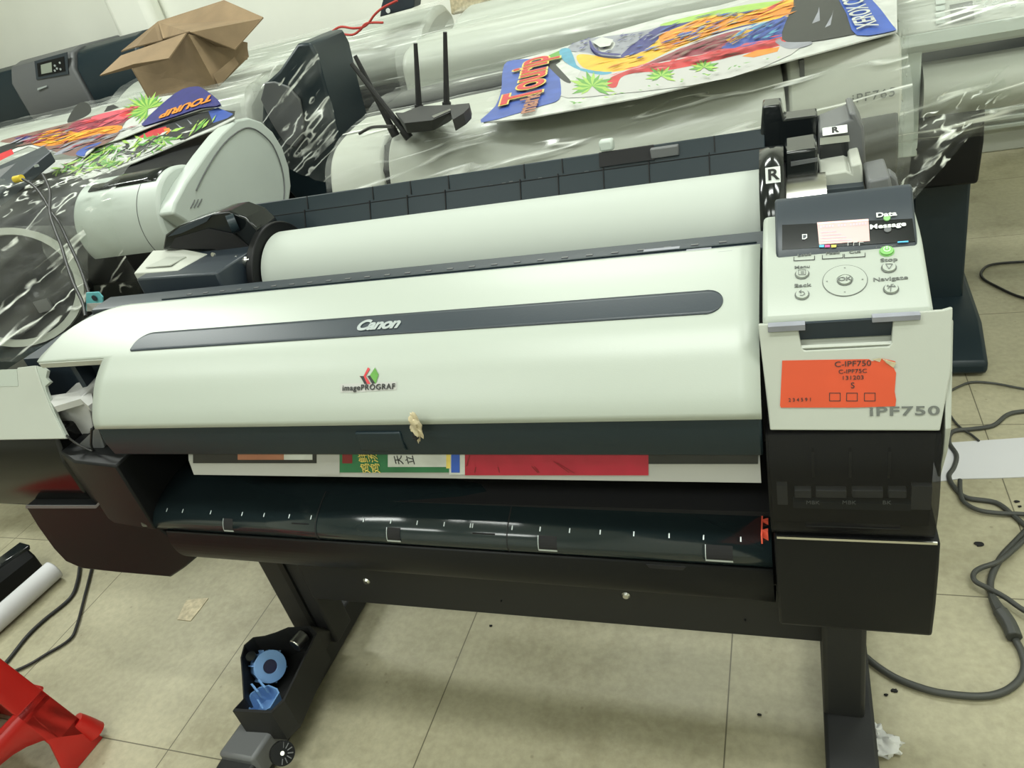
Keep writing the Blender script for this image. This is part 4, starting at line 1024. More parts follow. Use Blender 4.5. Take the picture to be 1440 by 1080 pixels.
# body running left behind the cap, following the cap's outline
yz=[(p.y,p.z) for p in op]
body=[(op[0].y+.02,.70),(op[0].y+.0,op[0].z-.03),(op[2].y+.0,op[2].z-.02),(op[4].y,op[4].z-.03),(op[6].y,op[6].z-.02),(op[9].y,op[9].z-.02),(op[11].y,.70)]
b=MB().prism(body,-3.4,XC-.06); b.build('body',Hh,'black',bevel=.01)
q0=UY(165,300,1.80); 
cyl_x0=UX(0,0,-2.2)
cc0=Vector((-2.14,1.90,.875)); 
b=MB().cyl((-2.13,1.875,.86),(XC-.055,1.875,.86),.150,n=64); rcov=b.build('roll_cover',Hh,'grey',bevel=.01)
b=MB()
for i in range(1): b.cyl((-1.86,1.875,.86),(-1.858,1.875,.86),.151,n=64)
b.build('cover_seam',rcov,'midgrey')
b=MB(); rows=[]
for (x,w_) in ((-2.08,.10),(-2.02,.10),(-2.0,.24),(-1.86,.30),(-1.80,.30)):
    rows.append([Vector((x,1.875+.153*math.cos(R(118-10*0)-j/5*w_*2.2),.86+.153*math.sin(R(118)-j/5*w_*2.2))) for j in range(6)])
b.grid(rows); wn=b.build('dark_window',rcov,'gloss',smooth=50,solid=.003)
stand_parts(Hh,0,0,0,0) if 0 else None
MB().box(-3.2,-1.9,1.95,2.2,.05,.72).build('stand_panel',Hh,'slate2'); MB().box(-2.0,-1.93,1.6,2.4,0,.08).build('foot',Hh,'black')
filmwrap(Hh,(-3.4,-1.9),[(1.72,.66),(1.66,.80),(1.70,.95),(1.80,1.03),(1.92,1.05),(2.02,1.06)],'film3',.012,seed=21)
# --- dark wrapped machine at the far left with a pale ring
RG=thing('wrapped_printer','dark film-wrapped printer with a pale round rim at the left edge','printer',(-2.5,1.75,0))
rcx=UY(18,404,1.55)
nrm=Vector((.62,-.72,.30)).normalized()
def rp(x,y): 
    r_=ray(x,y); t_=(rcx-EYE).dot(nrm)/r_.dot(nrm); return EYE+r_*t_
e1=(rp(115,400)-rcx).length; 
ringpts=[rp(18+100*math.cos(a_)+ -14*math.sin(a_)*0,404+84*math.sin(a_)+18*math.cos(a_)*.2) for a_ in [2*math.pi*i/40 for i in range(40)]]
b=MB(); n=40
inn=[rcx+(p-rcx)*.885 for p in ringpts]
b.add(ringpts+inn+[p-nrm*.03 for p in inn]+[p-nrm*.03 for p in ringpts],[(i,(i+1)%n,n+(i+1)%n,n+i) for i in range(n)]+[(n+i,n+(i+1)%n,2*n+(i+1)%n,2*n+i) for i in range(n)]+[(i,3*n+i,3*n+(i+1)%n,(i+1)%n) for i in range(n)])
rim_=b.build('round_rim',RG,'white2',smooth=40)
b=MB(); b.hull3([rcx+(p-rcx)*1.0-nrm*.14 for p in ringpts],[rcx+(p-rcx)*.93-nrm*.03 for p in ringpts]); b.build('drum',RG,'black',smooth=40)
b=MB(); q=rp(57,432); b.hull3([q+nrm*.002+v for v in (Vector((-.02,0,-.02)),Vector((.02,.02,-.02)),Vector((.02,.02,.02)),Vector((-.02,0,.02)))],[q-nrm*.02+v for v in (Vector((-.02,0,-.02)),Vector((.02,.02,-.02)),Vector((.02,.02,.02)),Vector((-.02,0,.02)))]); b.build('latch',RG,'midgrey')
MB().box(-3.1,-2.0,1.47,1.60,.05,.62).build('body',RG,'slate2',bevel=.02); MB().box(-2.1,-2.0,1.5,2.2,0,.08).build('foot',RG,'black')
MB().box(-1.95,-1.50,1.45,1.60,.05,.62).build('side_column',RG,'black',bevel=.02)
rows=[]
for i in range(40):
    a_=i/39; rows.append([rp(-60+185*a_,318+190*b_/39)+nrm*(.015+.01*noise.noise(Vector((a_*8,b_*.25,3)))) for b_ in range(40)])
dd=(rp(100,360)-rp(20,425)).normalized()
M['film4']=film('stretch_film_pulled',(.05,1,1),rot=tuple(dd.rotation_difference(Vector((1,0,0))).to_euler()),sc=44,base=.02,haze=.12,crease_glint=1.0,thr=.08,gate=(.34,.48))
MB().grid(rows).build('stretch_film',RG,'film4',smooth=60)
# teal tag hanging at the dark machine
p=[UY(x,y,1.35) for x,y in ((121,412),(138,411),(144,418),(145,436),(121,438))]
b=MB(); b.slab(p,.004); tt=b.build('shipping_tag',None,'teal',smooth=0); tag(tt,'small teal tag with a dark round mark above the left end of the white cover','tag')
b=MB(); q=UY(133,419,1.348); b.cyl(q,q+Vector((0,-.002,0)),.008,n=20); b.build('round_mark',tt,'navy'); b=MB(); b.slab([UY(x,y,1.348) for x,y in ((122,427),(144,426),(144,436),(122,438))],.002); b.build('white_label',tt,'sheet',smooth=0)
# --- white wrapped printer under box and poster, its dark end tower
J=thing('wrapped_printer','long pale printer under the cardboard box at the left, thickly wrapped in film','printer',(-3.0,2.7,0))
MB().prism([(2.60,.85),(2.58,.98),(2.62,1.06),(2.72,1.105),(2.90,1.12),(3.15,1.12),(3.2,.85)],-4.4,-2.0).build('cover',J,'white2',bevel=.03,seg=3)
MB().box(-4.3,-2.05,2.64,3.1,.05,.86).build('body',J,'black')
filmwrap(J,(-4.4,-1.98),[(2.58,.80),(2.56,.95),(2.58,1.07),(2.70,1.125),(2.90,1.14),(3.2,1.14)],'filmd',.014,seed=31)
tp=[(370,120),(392,100),(418,62),(436,60),(447,80),(468,160),(484,215),(500,275),(420,285),(400,262),(385,205),(368,170)]
tpp=[UY(x,y,2.62) for x,y in tp]
b=MB(); b.hull3([p_+Vector((-.05,.35,0)) for p_ in tpp],tpp); tw_=b.build('end_tower',J,'slate2',smooth=20,bevel=.01)
cpp=[UY(x,y,2.60) for x,y in ((366,140),(372,116),(385,115),(405,122),(421,140),(427,170),(425,195),(415,207),(402,203),(392,190),(380,170))]
b=MB(); b.slab(cpp,.012); b.build('clear_cap',tw_,'midgrey',smooth=20,bevel=.004)
rows=[]
for i in range(30):
    u_=i/29
    L_p=UY(355+ (8)*u_,118+100*u_,2.56); R_p=UY(440+60*u_,55+215*u_,2.56)
    rows.append([L_p.lerp(R_p,j/24)+Vector((0,-.02*math.sin(math.pi*j/24)+.02*noise.noise(Vector((u_*6,j*.3,2))),.012*noise.noise(Vector((u_*9,j*.4,8))))) for j in range(25)])
MB().grid(rows).build('stretch_film',J,'film3',smooth=60)
# --- wrapped printer behind, with red cable on it
Cc=thing('wrapped_printer','pale wrapped printer with dark lower half under the red cable, by the back wall','printer',(-1.9,3.25,0),R(2),local=True)
zc=1.075
MB().prism(cat2([(.02,.95),(-.0,1.0),(.02,zc),(.10,1.12),(.25,1.165),(.42,1.175)],4)+[(.5,1.12),(.5,.92),(.03,.92)],-1.4,.40).build('cover',Cc,'white2',bevel=.03,seg=3)
MB().prism([(.03,.93),(.0,.85),(.02,.62),(.45,.62),(.45,.93)],-1.4,.38).build('lower_body',Cc,'black',bevel=.02)
MB().box(-1.2,-.1,.1,.3,.05,.65).build('stand_panel',Cc,'black'); MB().box(.1,.18,-.2,.5,0,.6).build('post',Cc,'black')
filmwrap(Cc,(-1.4,.41),[(.0,.60),(-.02,.80),(-.02,.98),(.0,zc+.015),(.09,1.135),(.25,1.18),(.45,1.19)],'filmd',.010,seed=41)
# --- black printer with a small display
K=thing('wide_format_printer','unwrapped black printer with a small grey display by the wall, top left','printer',(-3.9,3.6,0))
kz=UY(165,52,3.55).z
kp_=[(3.62,.95),(3.56,1.10),(3.55,kz-.10),(3.60,kz-.02),(3.68,kz+.0),(3.98,kz+.0),(4.02,.95)]
kx0=UY(20,120,3.55).x; kx1=UY(108,100,3.55).x; kx2=UY(192,110,3.55).x
MB().prism(kp_,-6.0,kx0).build('left_cover',K,'slate2',bevel=.01)
kc=MB().prism([(y+(-.015 if y<3.7 else 0),z+.012) for y,z in kp_],kx0,kx1).build('panel_housing',K,'midgrey',bevel=.012,seg=3)
MB().prism(kp_,kx1,kx2+.08).build('right_cover',K,'slate2',bevel=.02,seg=3)
KPl=Plane((0,3.5345,kz-.10),(1,0,0),(0,-.01,-.15))
def kk(x,y,o): 
    return KPl.at(x,y,o if KPl.n.y<0 else -o)
for nm,mt_,pts,o_ in (('bezel','slate',((49,86),(95,73),(97,104),(52,112)),.004),('button_plate','black',((53,89),(91,79),(93,100),(55,108)),.006),('display','lcd',((59,91),(74,87),(75,101),(60,104)),.009)):
    MB().slab([kk(x,y,o_) for x,y in pts],.003).build(nm,kc,mt_,smooth=0)
for x,y in ((79,92),(82,96),(79,99),(86,88),(87,97)): 
    q=kk(x,y,.007); MB().cyl(q,q+Vector((0,-.004,0)),.006,n=12).build('button',kc,'silver')
MB().slab([kk(x,y,.002) for x,y in ((53,124),(66,120),(66,122),(53,127))],.002).build('maker_mark',kc,'silver',smooth=0)
crumple(MB(),(0,0,0),1,1,1,1)
MB().box(-5.9,kx2,3.65,3.95,.05,.96).build('body',K,'slate2')
# --- cardboard box on the wrapped printer
Yb=2.83
bx=thing('cardboard_box','open brown cardboard box with flaps up on the wrapped printers at the top left','box',(-2.4,2.95,1.13))
def bp(x,y,Y): return UY(x,y,Y)
fl_=[bp(187,97,2.78),bp(265,48,2.74),bp(306,124,2.76),bp(210,138,2.78)]   # front wall
b=MB(); wall2=[bp(265,48,2.74),bp(347,60,3.02),bp(350,80,3.02),bp(306,124,2.76)]
b=MB(); b.slab(fl_,.006); b.build('front_wall',bx,'card',smooth=0)
b=MB(); b.slab(wall2,.006); b.build('side_wall',bx,'card',smooth=0)
b=MB(); b.slab([bp(187,97,2.78),bp(222,32,3.06),bp(240,110,3.06),bp(210,138,2.78)],.006); b.build('left_wall',bx,'cardin',smooth=0)
b=MB(); b.slab([bp(222,30,3.06),bp(347,60,3.04),bp(347,84,3.04),bp(240,110,3.06)],.006); b.build('back_wall',bx,'cardin',smooth=0)
b=MB(); b.slab([bp(140,106,2.60),bp(170,78,2.66),bp(262,46,2.74),bp(237,82,2.62),bp(188,90,2.60)],.005); b.build('flap',bx,'card',smooth=0)
b=MB(); b.slab([bp(222,30,3.06),bp(315,0,3.06),bp(370,24,2.96),bp(330,69,2.84),bp(266,44,2.75),bp(229,54,2.93)],.005); b.build('flap',bx,'card',smooth=0)
b=MB(); b.slab([bp(170,72,2.80),bp(222,30,3.06),bp(229,56,2.95),bp(188,66,2.80)],.005); b.build('flap',bx,'cardin',smooth=0)
b=MB(); b.slab([bp(300,105,2.755),bp(330,80,2.86),bp(336,90,2.86),bp(308,122,2.755)],.001); b.build('packing_tape',bx,'cardin',smooth=0)
# --- posters
def closed(p,n=3):
    if len(p)<6: return p
    q=[Vector((a,b_,0)) for a,b_ in p]; m_=len(q); out=[]
    for i in range(m_):
        a,b_,c,d=q[(i-1)%m_],q[i],q[(i+1)%m_],q[(i+2)%m_]
        for k in range(n):
            t=k/n; v=((b_*2)+(c-a)*t+(a*2-b_*5+c*4-d)*t*t+(b_*3-a-c*3+d)*t**3)*.5; out.append((v.x,v.y))
    return out
def inside(x,y,p):
    c=False; j=len(p)-1
    for i in range(len(p)):
        if (p[i][1]>y)!=(p[j][1]>y) and x<(p[j][0]-p[i][0])*(y-p[i][1])/(p[j][1]-p[i][1])+p[i][0]: c=not c
        j=i
    return c
def feathers(poly,cols,n,l,ang,w=.9,jit=18,seed=1):
    rnd=random.Random(seed); xs=[p[0] for p in poly]; ys=[p[1] for p in poly]; out=[]; tries=0
    while len(out)<n and tries<n*20:
        tries+=1; x=rnd.uniform(min(xs),max(xs)); y=rnd.uniform(min(ys),max(ys))
        if not inside(x,y,poly): continue
        a=R(ang+rnd.uniform(-jit,jit)); ll=l*rnd.uniform(.5,1.3); dx,dy=math.cos(a)*ll,math.sin(a)*ll; ww=w*rnd.uniform(.5,1.2)
        if not inside(x+dx,y+dy,poly): continue
        nx,ny=-math.sin(a)*ww,math.cos(a)*ww
        out.append((rnd.choice(cols),[(x,y),(x+dx*.4+nx,y+dy*.4+ny),(x+dx,y+dy),(x+dx*.4-nx,y+dy*.4-ny)]))
    return out
def art(name,label,plane,outline,shapes,thick=.003,texts=()):
    b=MB(); P_=[plane.at(x,y) for x,y in outline]
    b.use('pwhite').slab(P_,thick)
    for k,(mt_,pts) in enumerate(shapes):
        o_=.0012+.00002*k
        pts=closed(pts)
        b.use(mt_).poly([plane.at(x,y,o_) for x,y in pts])
    o=b.build(name,None,smooth=0); tag(o,label,'poster')
    for s_,(x,y),(x1,y1),(x2,y2),sz,mt_,bd in texts:
        c=plane.at(x,y,.0075+(.001 if mt_=='pred' or mt_=='porange' else 0)); r_=plane.at(x1,y1)-plane.at(x,y); u_=plane.at(x2,y2)-plane.at(x,y)
        text('poster_lettering',s_,c,r_,u_,sz,mt_,o,bold=bd)
    return o
a_,b_,c_=UZ(680,172,1.006),UZ(1255,45,1.014),UZ(715,87,1.053)
EP=Plane(a_,b_-a_,c_-a_)
if EP.n.z<0: EP.n=-EP.n
def leafs(cx,cy,n,l,k1,k2,a0=0,a1=360,w=.16,sy=.62):
    out=[]
    for i in range(n):
        t=R(a0+(a1-a0)*i/max(1,n-1)); ll=l*(.75+.35*((i*37)%10)/10)
        dx,dy=math.cos(t),math.sin(t)*sy
        out.append((k1 if i%2 else k2,[(cx,cy),(cx+dx*ll*.5-dy*ll*w,cy+dy*ll*.5+dx*ll*w*.6),(cx+dx*ll,cy+dy*ll),(cx+dx*ll*.5+dy*ll*w,cy+dy*ll*.5-dx*ll*w*.6)]))
    return out
r7b=lambda l:[(660+x/3,y/3) for x,y in l]
shapes=[('sheet',r7b([(370,400),(440,230),(620,170),(900,80),(1100,30),(1440,-60),(1440,170),(1100,330),(600,400)])),
 ('pblue',r7b([(50,520),(110,450),(135,380),(140,310),(160,262),(250,250),(330,250),(370,300),(385,350),(380,420),(300,450)])),
 ('pgreen',r7b([(335,235),(380,215),(420,215),(380,260),(345,262)])),
 ('pblack',r7b([(330,270),(375,250),(400,300),(430,350),(400,345),(350,300)])),
 ('pwhite',r7b([(365,275),(385,262),(470,300),(440,355)])),
 ('pgrey',r7b([(420,215),(430,190),(500,165),(620,150),(740,130),(800,120),(780,170),(700,200),(640,235),(560,240),(500,225)])),
 ('pnavy',r7b([(640,235),(780,125),(850,105),(1000,62),(1100,50),(1240,40),(1240,90),(1100,130),(900,190),(700,260)])),
 ('plime',r7b([(820,100),(1000,55),(1180,20),(1330,5),(1300,25),(1000,80),(830,110)])),
 ('pteal',r7b([(380,215),(420,205),(440,240),(470,290),(600,305),(560,318),(470,300),(400,260)])),
 ('pyellow',r7b([(455,235),(500,232),(600,248),(680,240),(760,200),(830,140),(900,110),(1010,70),(1200,50),(1380,-10),(1400,60),(1150,110),(980,165),(840,220),(720,280),(610,305),(500,295),(460,265)])),
 ('porange',r7b([(800,150),(900,118),(1010,80),(1200,60),(1385,5),(1375,55),(1130,110),(960,160),(840,205)])),
 ('pmaroon',r7b([(720,285),(840,230),(980,175),(1130,130),(1180,150),(1080,210),(900,245),(780,270)])),
 ('pblue',r7b([(1060,215),(1130,150),(1200,115),(1360,70),(1330,150),(1200,190)])),
 ('pyellow',r7b([(1080,170),(1140,135),(1210,120),(1160,160),(1110,190)])),
 ('pred',r7b([(585,368),(590,335),(640,310),(720,285),(880,255),(1020,225),(1180,195),(1330,155),(1310,195),(1130,235),(1010,265),(830,300),(700,310),(640,330),(620,370)])),
 ('porange',r7b([(1150,240),(1210,215),(1310,200),(1300,220),(1200,245)])),
 ('pred',r7b([(1200,75),(1260,35),(1330,0),(1320,12),(1270,45)])),
 ('pgrey',r7b([(520,185),(560,165),(620,175),(610,215),(560,228),(530,212)])),
 ('pwhite',r7b([(540,185),(580,172),(615,182),(600,212),(560,222),(545,205)])),
 ('pnavy',r7b([(508,188),(515,188),(530,215),(560,235),(640,243),(620,250),(545,240),(515,215)])),
 ('pblack',r7b([(1320,170),(1350,60),(1380,10),(1400,-40),(1460,-60),(1500,60),(1470,140),(1440,175)])),
 ('pgrey',r7b([(1290,180),(1310,165),(1330,180),(1440,178),(1430,195),(1350,210)]))]
shapes+=[('pblack',[(1100,56),(1115,22),(1122,-20),(1185,-20),(1200,20),(1212,44),(1170,55),(1130,60)])]
shapes+=[('pgrey',[(1142,34),(1150,18),(1152,10),(1153,30)]),('pgrey',[(1160,40),(1170,22),(1172,14),(1168,36)])]
shapes+=leafs(833,122,16,34,'pgreen','plime',130,400)+leafs(930,108,12,24,'plime','pgreen',140,390)+leafs(990,96,10,22,'pgreen','plime',140,390)
shapes+=[('pxblue',[(1172,-20),(1212,-20),(1232,5),(1256,38),(1256,45),(1205,51),(1190,20)]),('pwhite',[(1218,-8),(1221,-8),(1241,12),(1256,33),(1256,38),(1238,14)])]
out=[(680,172),(700,152),(706,132),(708,105),(714,88),(780,70),(860,45),(940,22),(1010,8),(1110,-20),(1260,-50),(1262,44),(1180,66),(1060,98),(980,118),(900,137),(800,155),(740,166)]
byp=shapes[9][1]; 
shapes+=feathers(byp,['pyellow','porange'],60,30,-18,.8,7,1)+feathers(shapes[10][1],['pyellow','porange'],40,30,-18,.9,7,2)
shapes+=feathers(shapes[6][1],['pgrey','pnavy','pblue'],50,20,-20,1.0,8,3)+feathers(shapes[5][1],['pgrey','pnavy'],40,9,-25,.7,20,4)
shapes+=feathers(shapes[11][1],['pmaroon','pbrown'],40,24,-20,1.0,8,5)+feathers(shapes[12][1],['pblue','pteal','pnavy'],50,20,-26,1.0,8,6)+feathers(shapes[14][1],['pred','ppink'],60,26,-13,1.0,7,7)
shapes+=feathers([(800,148),(900,128),(1000,106),(1110,78),(1110,84),(1000,112),(900,134),(800,155)],['pgreen','plime','pwhite'],60,10,-40,.9,60,8)
shapes+=[('pwhite',r7b([(520,190),(560,170),(610,182),(596,208),(555,215)])),('pnavy',r7b([(508,188),(515,188),(530,215),(560,235),(640,243),(620,250),(545,240),(515,215)]))]
txt=[('Tourip',(744,113),(752,80),(708,118),.150,'pgold',.007),('Tourip',(744,113),(752,80),(708,118),.150,'pred',.002),('mark',(745,150),(756,120),(715,155),.070,'psalmon',.002),('XEROX C220',(1207,16),(1187,-20),(1175,24),.062,'pwhite',.001)]
EA=art('parrot_poster','poster of a yellow and red parrot with blue end on the beige wrapped printer',EP,out,shapes,texts=txt)
b=MB()
for (x,y,w_) in ((722,100,2),(727,108,2)): pass
# left posters: upper one and lower one
a_,b_,c_=UX(330,166,-1.74),UZ(130,248,1.0),UY(160,150,2.50)
a_=a_+Vector((0,0,.012))
HP=Plane(a_,b_-a_,c_-a_)
if HP.n.z<0: HP.n=-HP.n
lb=lambda l:[(x/3,y/3) for x,y in l]
sh2=[('pblack',lb([(200,800),(195,760),(380,660),(420,600),(700,520),(880,470),(990,490),(600,660),(215,812)])),
 ('pwhite',lb([(200,690),(330,665),(420,600),(560,590),(700,540),(760,590),(740,610),(520,690),(420,740),(300,770),(250,760)])),
 ('pblue',lb([(0,850),(70,800),(130,775),(180,815),(60,835)])),('pblue',lb([(880,470),(920,455),(985,482),(960,500),(900,520)])),
 ('pred',lb([(575,585),(640,550),(700,535),(720,560),(640,580)])),('porange',lb([(690,545),(715,540),(730,575),(705,570)])),
 ('pmaroon',lb([(270,690),(350,670),(330,690),(270,710)]))]
sh2+=leafs(425/3+5,620/3+6,14,34,'pgreen','plime',0,360)+leafs(620/3,610/3,12,28,'plime','pgreen',0,360)+leafs(240/3,725/3,10,34,'plime','pwhite',-20,80)+leafs(455/3,690/3,10,20,'plime','pgreen',0,360)+leafs(690/3,590/3,10,20,'pgreen','plime',0,360)
sh2+=[('pblack',lb([(530,600),(545,610),(560,670),(545,672),(535,640)])),('pblack',lb([(570,670),(575,630),(610,595),(590,650)])),('pblack',lb([(630,620),(690,600),(660,630),(635,640)])),('pblack',lb([(705,570),(760,520),(830,500),(900,520),(780,590)])),
 ('pgrey',lb([(740,520),(770,540),(765,545)])),('pgrey',lb([(790,505),(820,530),(812,535)]))]
o2=[(-60,290),(0,284),(40,275),(75,270),(130,250),(190,228),(255,200),(300,182),(331,166),(318,156),(300,152),(290,150),(240,165),(190,182),(140,205),(125,221),(70,226),(0,262),(-60,280)]
sh2+=feathers(lb([(200,800),(215,700),(420,600),(560,590),(760,540),(900,480),(980,490),(760,600),(420,740)]),['plime','pgreen','pwhite','pblack'],130,24,-35,1.9,60,24)
art('parrot_poster','lower poster of green palm leaves, draped over the grey plotter at the left',HP,o2,sh2)
HP2=Plane(HP.o+HP.n*.012,HP.u,HP.v)
if HP2.n.z<0: HP2.n=-HP2.n
sh3=[('pbrown',lb([(0,600),(90,570),(290,520),(390,490),(520,460),(620,420),(640,430),(540,500),(480,590),(350,640),(300,660),(130,610)])),
 ('pmaroon',lb([(290,540),(330,510),(440,490),(540,455),(620,430),(520,520),(400,545),(310,560)])),
 ('ppink',lb([(385,500),(400,490),(450,475),(520,460),(580,440),(625,430),(600,460),(520,510),(450,515),(400,510)])),
 ('pred',lb([(500,490),(560,455),(620,430),(590,470),(550,500)])),
 ('porange',lb([(130,600),(150,570),(250,545),(330,560),(440,535),(515,532),(495,560),(400,570),(330,590),(230,615),(160,615)])),
 ('pgrey',lb([(230,650),(330,600),(420,565),(410,585),(350,615),(260,650)])),('pnavy',lb([(60,585),(120,572),(145,578),(110,595)])),
 ('pblue',lb([(320,650),(360,620),(430,600),(400,620),(365,640),(355,660)])),
 ('pblack',lb([(0,620),(60,600),(110,590),(90,615),(0,655)])),('pred',lb([(0,650),(50,630),(60,650),(0,680)])),
 ('pnavy',lb([(600,530),(740,400),(825,370),(870,385),(935,445),(850,460),(760,490),(680,515)])),
 ('pblue',lb([(760,420),(825,372),(860,392),(800,420)])),
 ('pwhite',lb([(520,540),(560,530),(600,530),(560,548)]))]
sh3_=leafs(625/3,460/3,22,38,'plime','pgreen',100,330,w=.10)+leafs(640/3,480/3,8,18,'plime','pgreen',0,120)
sh3+=sh3_; sh3+=[('pblack',lb([(285,515),(300,480),(330,440),(355,432),(380,445),(385,475),(350,500),(300,515)])),('pblack',lb([(440,475),(455,450),(480,443),(505,455),(470,468)]))]
o3=[(-60,230),(0,206),(50,190),(95,172),(130,164),(170,152),(205,140),(245,133),(275,123),(290,128),(312,149),(285,153),(240,167),(205,181),(170,195),(135,206),(118,221),(95,216),(70,214),(40,206),(0,222),(-60,245)]
sh3+=feathers(lb([(290,540),(330,510),(440,490),(540,455),(620,430),(520,520),(400,545),(310,560)]),['ppink','pred','pmaroon'],50,20,-17,1.1,7,21)
sh3+=feathers(lb([(130,600),(150,570),(250,545),(330,560),(440,535),(515,532),(495,560),(400,570),(330,590),(230,615),(160,615)]),['porange','pyellow'],50,26,-14,1.0,8,22)
sh3+=feathers(lb([(0,600),(90,570),(290,520),(390,560),(620,520),(540,560),(350,640),(300,660),(130,650)]),['pgrey','pbrown','pmaroon'],60,26,-18,1.0,8,23)
sh3+=[('pnavy',lb([(600,530),(740,400),(825,370),(870,385),(935,445),(850,460),(760,490),(680,515)]))]
t3=[('TOURIP',(264,152),(238,161),(269,163),.064,'porange',.003)]
art('parrot_poster','upper poster with orange and pink parrot and purple corner, lying behind the palm leaf one',HP2,o3,sh3,texts=t3)
# --- router
rz=1.012
RT=thing('wifi_router','black router with four upright antennas on the wrapped beige printer','router',UZ(585,180,rz))
r3=lambda l:[(460+x/6,30+y/6) for x,y in l]
tp_=[UZ(x,y,rz+.045) for x,y in r3([(570,770),(640,770),(790,712),(1080,700),(1040,765),(880,835),(650,860)])]
bt_=[UZ(x,y,rz+.012) for x,y in r3([(590,800),(640,800),(800,760),(1100,790),(1045,840),(900,920),(675,945)])]
b=MB(); b.hull3(bt_,tp_); rb_=b.build('body',RT,'matte',smooth=0,bevel=.003)
b=MB(); p=[UZ(x,y,rz+.046) for x,y in r3([(1040,720),(1090,700),(1200,690),(1195,730),(1150,775),(1060,830),(1045,780)])]; b.hull3([v-Vector((0,0,.025)) for v in p],p); b.build('fin',RT,'matte',smooth=0)
b=MB(); p=[UZ(x,y,rz+.0465) for x,y in r3([(880,800),(1040,735),(1045,750),(900,815)])]; b.slab(p,.002); b.build('top_ridge',rb_,'gloss',smooth=0)
b=MB(); p=[UZ(x,y,rz+.03) for x,y in r3([(897,848),(940,832),(940,842),(900,858)])]; b.slab([v+Vector((0,-.006,.002)) for v in p],.002); b.build('maker_mark',rb_,'whiteink',smooth=0)
Yr=UZ(585,180,rz).y
for (bx_,by_,tx,ty,dy) in ((648,925,205,355,0),(545,900,235,290,.03),(775,715,745,185,.10),(1008,695,995,90,.13)):
    (x0,y0),(x1,y1)=r3([(bx_,by_)])[0],r3([(tx,ty)])[0]
    p0=UY(x0,y0,Yr-.01+dy); p1=UY(x1,y1,Yr-.01+dy)
    b=MB(); b.tube([p0,p0.lerp(p1,.1),p1],lambda t:.0115-.006*t if t>.05 else .009,n=8,smooth=1); an=b.build('antenna',RT,'matte',smooth=30)
    b=MB(); d=(p0-p1).normalized(); b.cyl(p0-d*.004,p0+d*.022,.012,n=12); b.build('hinge',an,'matte')
cable('router_cable',[(505,188,1.03),(520,180,1.04),(535,178,1.05),(552,178,1.055)],.004,'cableb','short dark cable plugged in at the left of the router')
# small dark switch box at the left edge, with yellow plug
SW=thing('network_switch','flat black box with a yellow plug lying on the left posters','switch',UY(20,250,1.93))
tpz=[UY(x,y,Y_) for x,y,Y_ in ((-60,240,2.12),(0,232,2.10),(62,205,2.12),(71,213,2.0),(0,272,1.86),(-60,305,1.80))]
b=MB(); b.hull3([v-Vector((0,0,.035)) for v in tpz],tpz); sw=b.build('body',SW,'slate',smooth=0,bevel=.003)
b=MB(); p=[UY(x,y,Y_) for x,y,Y_ in ((-50,258,2.0),(0,240,2.05),(45,222,2.06),(0,262,1.93),(-50,290,1.86))]; b.slab([v+Vector((0,-.002,.004)) for v in p],.002); b.build('top_plate',sw,'midgrey',smooth=0)
q=UY(26,251,1.83); b=MB(); b.cyl(q+Vector((-.018,.0,-.001)),q+Vector((.016,0,0)),.011,n=14); b.build('yellow_plug',SW,'yellow')
q=UY(55,232,1.90); MB().box(q.x-.01,q.x+.006,q.y-.012,q.y-.006,q.z-.003,q.z+.004).build('port',sw,'silver')
cable('network_cable',[(32,252),(48,262),(62,280),(72,298),(84,315),(96,340),(110,370),(121,400),(130,430)],.0045,'cableb','black cable hanging from the yellow plug down to the white cover',fn=lambda x,y:UY(x,y,1.80-.0022*(y-250)))
cable('network_cable',[(60,245),(70,268),(70,298),(78,325),(86,345),(94,372),(104,400),(116,425),(120,445)],.0045,'cableb','second black cable hanging left of the other one across the pale ring',fn=lambda x,y:UY(x,y,1.78-.0024*(y-245)))
# cables and gadget on the rear printers
zt_=UY(640,31,3.05).z
CPl=Plane((0,3.17,zt_-.053),(1,0,0),(0,.18,.066))
cable('coiled_cable',[(720,38),(738,33),(752,30),(765,26),(778,22),(795,20),(812,9),(828,5),(838,12),(834,24),(818,31),(795,30),(782,26),(790,19),(802,14)],.006,'cableb','thin black cable with a ferrite bead coiled on the rearmost pale printer',fn=lambda x,y:CPl.at(x,y))
MB().tube([CPl.at(748,29),CPl.at(762,26)],.011,n=10,smooth=1).build('ferrite_bead',None,'cableb')
o=bpy.data.objects['ferrite_bead']; fb=bpy.data.objects['coiled_cable']; o.parent=fb; o.location=-fb.location
cable('red_cable',[(560,5),(540,15),(528,25),(520,36),(512,42),(498,44),(480,42),(466,50),(462,53),(480,52),(497,53),(508,46),(517,37),(540,36)],.005,'cabler','thin red cable lying on the wrapped printer by the back wall',fn=lambda x,y:UY(x,y,3.24)+Vector((0,.0,.012)))
gd=thing('power_adapter','small black device with white lights lying on the wrapped printer near the top','device',UY(560,20,3.35))
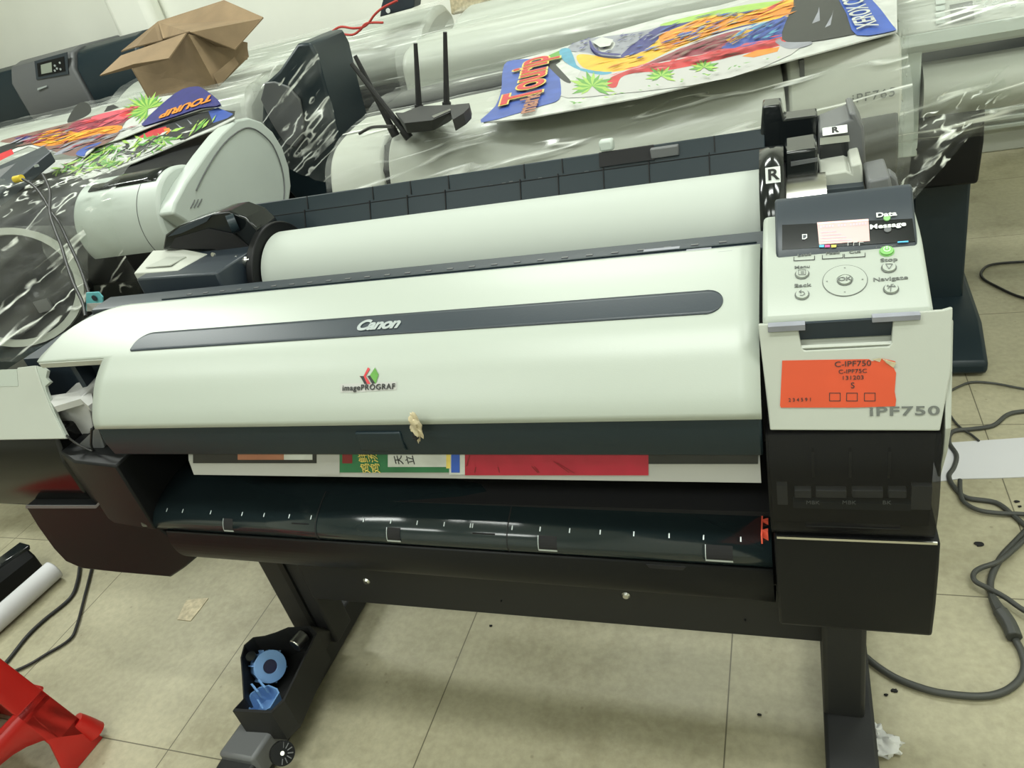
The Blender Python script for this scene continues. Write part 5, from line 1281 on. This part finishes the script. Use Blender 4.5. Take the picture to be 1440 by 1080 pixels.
p=[UY(x,y,3.3) for x,y in ((534,24),(536,8),(541,-10),(585,-22),(582,10),(578,12))]
b=MB(); b.hull3([v+Vector((0,.08,.0)) for v in p],p); g_=b.build('body',gd,'slate',smooth=0,bevel=.004)
b=MB(); q=UY(546,15,3.295); b.cyl(q,q+Vector((0,-.004,0)),.010,n=14); b.build('lamp',g_,'whiteink')
# wrapped tan parcel at the very top
b=MB(); p=[UY(x,y,3.75) for x,y in ((628,-30),(634,22),(680,12),(676,-40))]; b.hull3([v+Vector((0,.2,0)) for v in p]+[],p); 
pcl=b.build('wrapped_parcel',None,'tape',smooth=0,bevel=.01); tag(pcl,'tan parcel behind the pale wrapped printers at the top edge','parcel')
# ------------------------------------------------------------------ light
def area(name,loc,sx,sy,power,rz=0,col=(.95,1.0,.94)):
    l=bpy.data.lights.new(name,'AREA'); l.shape='RECTANGLE'; l.size=sx; l.size_y=sy; l.energy=power; l.color=col
    o=bpy.data.objects.new(name,l); COL.objects.link(o); o.location=loc; o.rotation_euler=(0,0,rz); return o
area('ceiling_or_fill_lamp',(-.32,.45,ZC-.03),1.2,.22,34)
area('ceiling_or_fill_lamp',(1.5,.9,ZC-.03),1.3,.22,32)
area('ceiling_or_fill_lamp',(-.9,2.9,ZC-.03),1.3,.22,40)
area('ceiling_or_fill_lamp',(1.2,2.9,ZC-.03),1.3,.22,16)
area('ceiling_or_fill_lamp',(-3.4,2.2,ZC-.03),1.3,.22,60)
area('ceiling_or_fill_lamp',(-2.6,.3,ZC-.03),1.3,.22,18)
area('ceiling_or_fill_lamp',(.3,-1.3,ZC-.03),1.3,.5,30)
area('ceiling_or_fill_lamp',(-1.9,-1.2,ZC-.03),1.3,.5,28)  # added fill, no known fixture: brightens the floor under the plotter
w=bpy.data.worlds.new('room_air'); SC.world=w; w.use_nodes=True; w.node_tree.nodes['Background'].inputs[0].default_value=(.8,.9,.8,1); w.node_tree.nodes['Background'].inputs[1].default_value=.05
vs=SC.view_settings; vs.view_transform='Standard'; vs.look='None'; vs.gamma=1; vs.use_curve_mapping=False; vs.exposure=-.02
